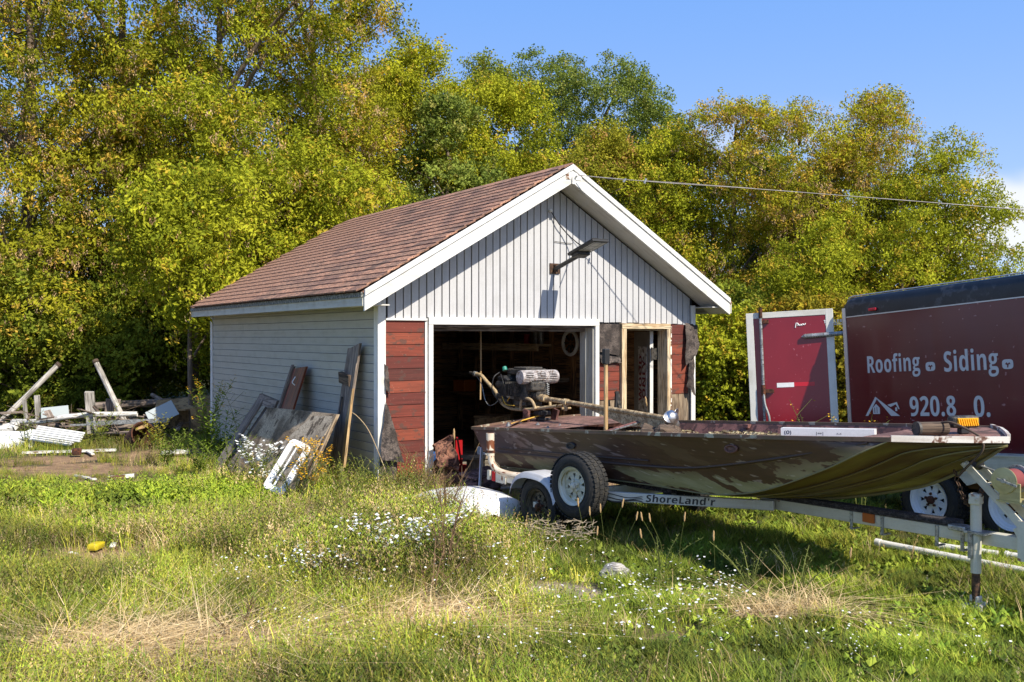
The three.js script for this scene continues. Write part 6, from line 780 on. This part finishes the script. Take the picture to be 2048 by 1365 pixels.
// ---------- junk pile by the trees ----------
{
  const pole = (l, p, q, r, m = M.paleWood) => { const t = thing('pole', l, 'pole', [p[0], 0, p[2]]), o = [p[0], 0, p[2]], s = (a) => a.map((x, i) => x - o[i]); part('pole', rough(cyl(s(p), s(q), r, r * 0.95, 14), 0.004, 9, 4), m, t); const e = V(s(q)).sub(V(s(p))).normalize().multiplyScalar(0.05); part('cap', cyl(V(s(q)).sub(e), V(s(q)).add(e.clone().multiplyScalar(0.3)), r * 1.12, r * 1.1, 14), M.darkWood, t); };
  pole('long white pole leaning up to the right at far left', [-9.35, 0.25, -17.2], [-8.5, 1.35, -17.8], 0.05); pole('white pole leaning left in the middle of the junk pile', [-6.95, 0.35, -17.0], [-7.6, 1.42, -17.3], 0.05);
  const bd = (n, l, p, s, r, m, b = 0.01, ro = 0.022) => { const g = rough(box(...s, [0, 0, 0], r, b), ro, 5, Math.floor(rnd() * 50)); return single(n, l, n.replace(/_/g, ' '), g.translate(...p.map((x, i) => 0)), m, p); };
  bd('white_post', 'short upright white square post in the junk pile', [-7.6, 0.5, -17.1], [0.16, 0.75, 0.14], [0.05, 0.3, 0.06], M.paleWood); bd('grey_board', 'grey split board standing right of the white post', [-7.3, 0.45, -17.3], [0.26, 0.55, 0.05], [0.1, 0.2, -0.15], M.greyWood); bd('white_post', 'thin upright white board below the leaning pole', [-8.55, 0.5, -17.1], [0.10, 0.6, 0.05], [0.1, 0.2, 0.02], M.paleWood); bd('white_post', 'second thin white board left of the post below the pole', [-8.72, 0.5, -17.0], [0.07, 0.5, 0.04], [0.1, 0.2, 0.03], M.paleWood);
  bd('siding_sheet', 'big white fluted siding sheet lying at the left end', [-7.75, 0.17, -15.9], [0.95, 0.03, 0.36], [0.35, -0.15, -0.08], M.white); for (let i = 0; i < 5; i++) bd('siding_strip_loose', ['topmost', 'second', 'third', 'fourth', 'lowest'][i] + ' ribbed strip on the white siding sheet', [-7.55 + i * 0.01, 0.30 - i * 0.028, -15.88 + i * 0.06], [0.85, 0.03, 0.035], [0.3, -0.15, -0.09], M.white, 0.012, 0.002);
  bd('siding_sheet', 'bent white panel under the fluted siding at the frame edge', [-8.25, 0.14, -15.8], [0.55, 0.30, 0.03], [-0.4, 0.3, 0.1], M.white); bd('siding_sheet', 'crumpled white panel piece at the far left edge', [-8.9, 0.26, -16.6], [0.5, 0.10, 0.25], [0.3, 0.2, 0.15], M.dirtyWhite, 0.02, 0.03);
  single('grey_pipe', 'grey bent pipe lying above the white siding', 'pipe', tube([[-8.9, 0.35, -16.9], [-8.2, 0.38, -16.6], [-7.8, 0.46, -16.5], [-7.3, 0.5, -16.6], [-6.6, 0.5, -16.7]], 0.045, 40, 10), M.dirtyWhite, [-7.8, 0.35, -16.6].map(() => 0)); single('white_rail', 'white metal rail lying across the front of the pile', 'rail', [bar([-7.3, 0.37, -16.3], [-6.0, 0.40, -16.6], 0.06, 0.07), bar([-7.6, 0.34, -16.3], [-6.1, 0.36, -16.7], 0.03, 0.03)], M.galv);
  bd('metal_sheet', 'pale blue grey sheet metal triangle in the pile', [-6.2, 0.50, -16.8], [0.5, 0.34, 0.012], [-0.6, 0.1, 0.6], std({ color: rgb(0.42, 0.46, 0.46), roughness: 0.5 })); bd('metal_sheet', 'folded blue grey sheet left of the white post', [-8.2, 0.48, -17.0], [0.45, 0.3, 0.012], [-0.7, 0.2, 0.3], std({ color: rgb(0.38, 0.42, 0.42), roughness: 0.5 }));
  const ct = thing('cardboard_box', 'torn tan cardboard box collapsed on the pile', 'box', [-5.95, 0.3, -17.2], 0.3); part('panel', rough(box(0.95, 0.03, 0.6, [0, 0.34, 0], [0.25, 0, 0.05]), 0.04, 3, 4), M.cardboard, ct); part('panel', rough(box(0.4, 0.42, 0.02, [0.32, 0.10, 0.34], [0.15, 0.1, 0.05]), 0.02, 3, 5), M.cardboard, ct); part('flap', rough(box(0.25, 0.36, 0.02, [0.60, 0.02, 0.24], [0.1, -0.5, 0.1]), 0.02, 3, 6), M.cardboard, ct); part('flap', rough(box(0.4, 0.2, 0.02, [0.75, 0.32, 0.05], [0.6, 0.2, -0.2]), 0.02, 3, 7), M.cardboard, ct); part('panel', box(0.8, 0.4, 0.02, [0, 0.1, -0.25]), M.cardboard, ct);
  const mLog = M.darkWood; for (const [p, q, r, l] of [[[-9.4, 0.2, -17.6], [-8.2, 0.22, -17.5], 0.07, 'dark log lying at the far left of the pile'], [[-8.9, 0.42, -17.9], [-7.6, 0.36, -17.7], 0.05, 'brown log lying under the leaning pole'], [[-7.9, 0.55, -17.9], [-6.5, 0.62, -18.1], 0.08, 'grey log on top behind the white post'], [[-7.2, 0.15, -16.6], [-6.2, 0.18, -16.7], 0.06, 'dark branch below the white rail'], [[-6.9, 0.75, -18.2], [-5.9, 0.35, -17.6], 0.04, 'thin branch slanting down beside the cardboard'], [[-7.45, 0.62, -16.9], [-7.0, 0.3, -16.5], 0.03, 'pale stick slanting before the white post']]) single('log', l, 'log', rough(cyl(p, q, r, r * 0.85, 10), 0.012, 6, 5), rnd() < 0.6 ? mLog : M.greyWood);
  const bu = thing('brown_bucket', 'dark brown rounded tub lying at the front of the pile', 'bucket', [-6.25, 0.16, -15.9], 0.4); part('tub', lathe([[0.18, -0.18], [0.22, 0.16], [0.24, 0.17], [0.22, 0.18], [0.2, 0.16], [0.16, -0.16], [0, -0.17]], 24).rotateX(1.2).rotateY(0.5), M.rust, bu); part('lid', rough(box(0.2, 0.015, 0.14, [0.03, 0.2, 0.05], [0.4, 0, 0.3]), 0.02, 6, 2), M.shaftWood, bu);
  const br = []; for (let i = 0; i < 90; i++) { const a = [rr(-9.2, -5.7), rr(0.02, 0.45), rr(-18.2, -16)]; br.push(cyl(a, [a[0] + rr(-0.5, 0.5), a[1] + rr(-0.1, 0.25), a[2] + rr(-0.3, 0.3)], rr(0.006, 0.018), 0.004, 5)); } const bs = single('brushwood', 'tangle of dark sticks in the junk pile', 'brushwood', br, M.darkWood); bs.userData.kind = 'stuff';
  const sp = []; for (let i = 0; i < 46; i++) sp.push(rough(box(rr(0.25, 0.9), rr(0.012, 0.03), rr(0.05, 0.14), [rr(-9.3, -5.8), rr(0.05, 0.5), rr(-18.2, -16.1)], [rr(-0.4, 0.4), rr(0, 3.1), rr(-0.35, 0.35)]), 0.025, 6, i)); single('splintered_boards', 'splintered grey boards heaped in the junk pile', 'boards', sp, M.greyWood).userData.kind = 'stuff';
  single('long_lath', 'long white flaking lath lying on the bare dirt', 'lath', rough(bar([-7.7, 0.04, -14.9], [-6.35, 0.05, -15.2], 0.09, 0.03), 0.012, 8, 4), M.chip); single('long_lath', 'short white lath beside the long one on the dirt', 'lath', rough(bar([-6.9, 0.04, -15.3], [-6.5, 0.04, -14.7], 0.05, 0.02), 0.006, 8, 5), M.chip); single('dark_block', 'small dark block on the white lath in the dirt', 'block', box(0.14, 0.10, 0.12, [-6.75, 0.08, -14.7], [0, 0.4, 0], 0.02), M.rust); single('pale_slab', 'pale greenish slab at the end of the bare dirt', 'slab', box(0.42, 0.06, 0.2, [-5.25, 0.06, -14.75], [0, 0.2, 0.04], 0.02), M.dirtyWhite);
  single('lath_piece', 'crooked white scrap of lath on the dirt in front', 'lath', [bar([-5.75, 0.03, -12.5], [-5.35, 0.03, -12.15], 0.06, 0.02), bar([-5.2, 0.04, -12.2], [-4.9, 0.06, -12.3], 0.07, 0.04)], M.chip);
}
// ---------- by the big door ----------
{
  seed(13);
  const sh = thing('white_shell', 'white moulded plastic shell lying upside down in the grass', 'shell', [-0.55, 0.0, -9.95], -1.0), rows = [];
  for (let i = 0; i <= 16; i++) { const k = i / 16, x = -0.80 + 1.40 * k, W = 0.34 + 0.10 * sm(0, 0.5, k) - 0.03 * sm(0.8, 1, k), H = 0.10 + 0.17 * sm(0, 0.55, k) - 0.03 * sm(0.75, 1, k), r = []; for (let j = 0; j <= 14; j++) { const a = Math.PI * j / 14, c = Math.cos(a), s = Math.sin(a), f = (v) => Math.sign(v) * Math.pow(Math.abs(v), 0.55); r.push([x, Math.max(0.01, H * f(s)), W * f(c)]); } rows.push(r); }
  const end = rows[16].map((p) => [p[0] + 0.06, p[1] * 0.86, p[2] * 0.9]), end2 = rows[16].map((p) => [p[0] + 0.085, p[1] * 0.4, p[2] * 0.5]), end3 = rows[16].map((p) => [p[0] + 0.09, 0.1, 0]);
  part('shell', quads([...rows, end, end2, end3]), std({ color: rgb(0.83, 0.83, 0.83), roughness: 0.35, side: THREE.DoubleSide }), sh); part('rim', [bar([-0.8, 0.015, 0.37], [0.68, 0.015, 0.44], 0.05, 0.015), bar([-0.8, 0.015, -0.37], [0.68, 0.015, -0.44], 0.05, 0.015), bar([0.73, 0.015, -0.42], [0.73, 0.015, 0.42], 0.05, 0.015)], M.white, sh); part('nose', quads([rows[0], rows[0].map((p) => [p[0] - 0.12, p[1] * 0.5, p[2] * 0.75]), rows[0].map((p) => [p[0] - 0.16, 0.02, 0])]), M.white, sh);
  const rag = gthing('crumpled_seat', 'crumpled purple brown cushion lying by the garage door', 'cushion', [0.98, 0.06, 0.62]); part('cushion', rough(place(fin(new THREE.SphereGeometry(0.2, 26, 18)).scale(1.25, 0.75, 0.9), [0.98, 0.18, 0.6]), 0.085, 7, 11), M.rag, rag); part('cover', rough(box(0.46, 0.03, 0.3, [0.98, 0.315, 0.62], [0.1, 0.2, 0.05], 0.012), 0.03, 8, 3), M.rag, rag);
  single('ragged_cloth', 'heap of torn brown cloth hanging at the left door post', 'cloth', [rough(place(fin(new THREE.SphereGeometry(0.16, 24, 18)).scale(0.8, 1.5, 0.7), [0.80, 0.42, 0.16]), 0.13, 9, 21), rough(place(fin(new THREE.SphereGeometry(0.13, 20, 14)).scale(1.2, 1, 1), [0.82, 0.16, 0.2]), 0.10, 10, 22)], std({ map: blotch([[74, 44, 36], [142, 100, 80], [40, 28, 26]], 171, 8, 0.4), roughness: 1 }), [0.8, 0, 0.16], null, true);
  const bk = gthing('blue_bucket', 'blue plastic bucket just inside the garage door', 'bucket', [1.0, 0.05, -0.5]); part('bucket', lathe([[0, 0], [0.14, 0], [0.17, 0.36], [0.18, 0.37], [0.165, 0.37], [0.135, 0.02], [0, 0.02]], 24).translate(1.0, 0.05, -0.5), M.blue, bk); part('label', place(rough(box(0.16, 0.12, 0.012), 0.01, 9, 4), [0.90, 0.28, -0.36], [0, -0.6, 0]), M.cardboard, bk);
  const mt = gthing('steel_rod', 'shiny steel tube leaning in front of the doorway', 'tube', [0.86, 0, 0.9]); part('rod', [cyl([0.72, 0.0, 0.98], [0.98, 0.60, 0.62], 0.013, 0.013, 10), cyl([0.74, 0.0, 0.96], [1.0, 0.60, 0.62], 0.009)], M.alu, mt); part('grip', cyl([0.98, 0.60, 0.62], [1.015, 0.69, 0.57], 0.016), M.rust, mt);
  const jk = gthing('red_floor_jack', 'red metal floor jack in the dark of the garage', 'jack', [1.45, 0.05, -0.7]); part('body', [box(0.16, 0.16, 0.5, [1.45, 0.14, -0.75], [0, 0.5, 0], 0.02), bar([1.4, 0.18, -0.6], [1.75, 0.42, -1.2], 0.09, 0.12)], M.redPlastic, jk); part('wheel', [cyl([1.38, 0.1, -0.6], [1.34, 0.1, -0.62], 0.05), cyl([1.6, 0.1, -0.9], [1.56, 0.1, -0.92], 0.05)], M.black, jk); part('handle', cyl([1.5, 0.2, -0.7], [1.2, 0.62, -0.3], 0.012), M.redPlastic, jk);
  single('low_plank', 'rough plank lying on blocks inside the doorway', 'plank', [bar([1.35, 0.36, -0.35], [2.2, 0.34, -0.4], 0.22, 0.04), slab(1.45, 1.6, 0.05, 0.34, -0.5, -0.3), slab(1.95, 2.1, 0.05, 0.33, -0.5, -0.3)], M.ply2, [1.7, 0.05, -0.4], null, true); single('white_carton', 'small white carton on the plank inside the doorway', 'carton', box(0.16, 0.10, 0.12, [1.62, 0.43, -0.35], [0, 0.4, 0], 0.01), M.white, [1.62, 0.38, -0.35], null, true); single('white_carton', 'white paper square on the floor under the boat\'s stern', 'carton', box(0.12, 0.14, 0.02, [1.92, 0.14, -0.2], [0.1, 0.2, 0]), M.white, [1.92, 0.05, -0.2], null, true);
  for (const [p, q, l] of [[[1.12, 0.14, 0.72], [1.55, 0.16, 0.98], 'silver tube pointing at the trailer tail light'], [[1.2, 0.24, 0.62], [1.62, 0.17, 0.92], 'upper thin tube beside the silver one']]) single('tube', l, 'tube', cyl(p, q, 0.018), M.alu, [1.3, 0.1, 0.8], null, true);
  const cr = (p, s, m, n, l, ro = 0.02) => single(n, l, n.replace(/_/g, ' '), rough(box(...s, [0, 0, 0], [rr(-0.2, 0.2), rr(0, 3), rr(-0.2, 0.2)], 0.02), ro, 9, Math.floor(rnd() * 40)), m, [p[0], gy(p[0], p[2]) + p[1], p[2]]);
  single('white_rock', 'pale crumpled rock lying in the grass before the boat', 'rock', rough(fin(new THREE.IcosahedronGeometry(0.11, 5)).scale(1.15, 0.62, 0.8), 0.05, 9, 31), M.paleWood, [0.78, 0.06, -7.2]); cr([-3.6, 0.05, -8.2], [0.15, 0.06, 0.1], std({ color: rgb(0.62, 0.50, 0.02), roughness: 0.5 }), 'yellow_scrap', 'yellow plastic scrap on the bare patch at left'); cr([-3.48, 0.04, -8.25], [0.08, 0.02, 0.05], M.white, 'white_scrap', 'white scrap right of the yellow plastic on the dirt'); cr([-3.72, 0.03, -8.02], [0.11, 0.02, 0.05], M.white, 'white_scrap', 'white scrap in front of the yellow plastic at left'); cr([-0.47, 0.04, -6.15], [0.08, 0.03, 0.05], std({ color: rgb(0.7, 0.52, 0.01), roughness: 0.5 }), 'yellow_scrap', 'yellow wrapper lying by the dead twig in front'); cr([-0.5, 0.04, -6.35], [0.10, 0.02, 0.05], M.white, 'white_scrap', 'white paper behind the yellow wrapper'); cr([-0.41, 0.04, -6.05], [0.05, 0.02, 0.04], M.white, 'white_scrap', 'white bit in front of the yellow wrapper'); cr([-3.9, 0.08, -7.2], [0.12, 0.08, 0.08], std({ color: rgb(0.02, 0.16, 0.09), roughness: 0.4 }), 'green_scrap', 'dark green plastic scrap in the left grass'); cr([1.72, 0.03, -6.1], [0.18, 0.04, 0.06], M.shaftWood, 'wood_bit', 'pale wood stub on the dirt patch at right'); cr([-1.32, 0.10, -10.75], [0.22, 0.05, 0.12], M.dirtyWhite, 'bent_sheet', 'bent pale sheet in the weeds left of the shell', 0.03); cr([-4.6, 0.04, -14.2], [0.06, 0.05, 0.06], M.white, 'white_scrap', 'small white ball on the left dirt');
  for (const [p, q, l] of [[[3.13, 0.09, -8.15], [4.05, 0.08, -6.95], 'long white plastic pipe lying on the lawn at right'], [[3.6, 0.09, -8.0], [3.95, 0.09, -7.7], 'short white pipe behind the long one on the lawn'], [[4.0, 0.09, -7.68], [4.5, 0.09, -7.15], 'white pipe end at the right edge of the lawn']]) single('plastic_pipe', l, 'pipe', [cyl(p, q, 0.027, 0.027, 14), cyl(p, V(p).lerp(V(q), 0.03), 0.032, 0.032, 14)], M.pvc, [(p[0] + q[0]) / 2, 0, (p[2] + q[2]) / 2].map(() => 0));
  const hay = []; for (let i = 0; i < 160; i++) { const a = [0.35 + rr(-0.35, 0.35), 0.16 + rr(-0.06, 0.08), -8.25 + rr(-0.14, 0.14)]; hay.push(cyl(a, [a[0] + rr(-0.12, 0.12), a[1] + rr(-0.03, 0.04), a[2] + rr(-0.1, 0.1)], 0.003, 0.002, 4)); } single('hay_wisp', 'wisp of greyish dead grass before the trailer wheel', 'hay', hay, std({ color: rgb(0.42, 0.34, 0.24), roughness: 1 })).userData.kind = 'stuff';
}

{ const a = gthing('black_stand', 'small black folding stand leaning beside the narrow doorway', 'stand', [3.34, 0.05, 0.2]); part('leg', bar([3.36, 1.14, 0.14], [3.26, 0.4, 0.2], 0.03, 0.03), M.black, a); part('leg', bar([3.36, 1.14, 0.14], [3.50, 0.4, 0.2], 0.055, 0.03), M.engine, a); }
renderer.render(scene, camera);
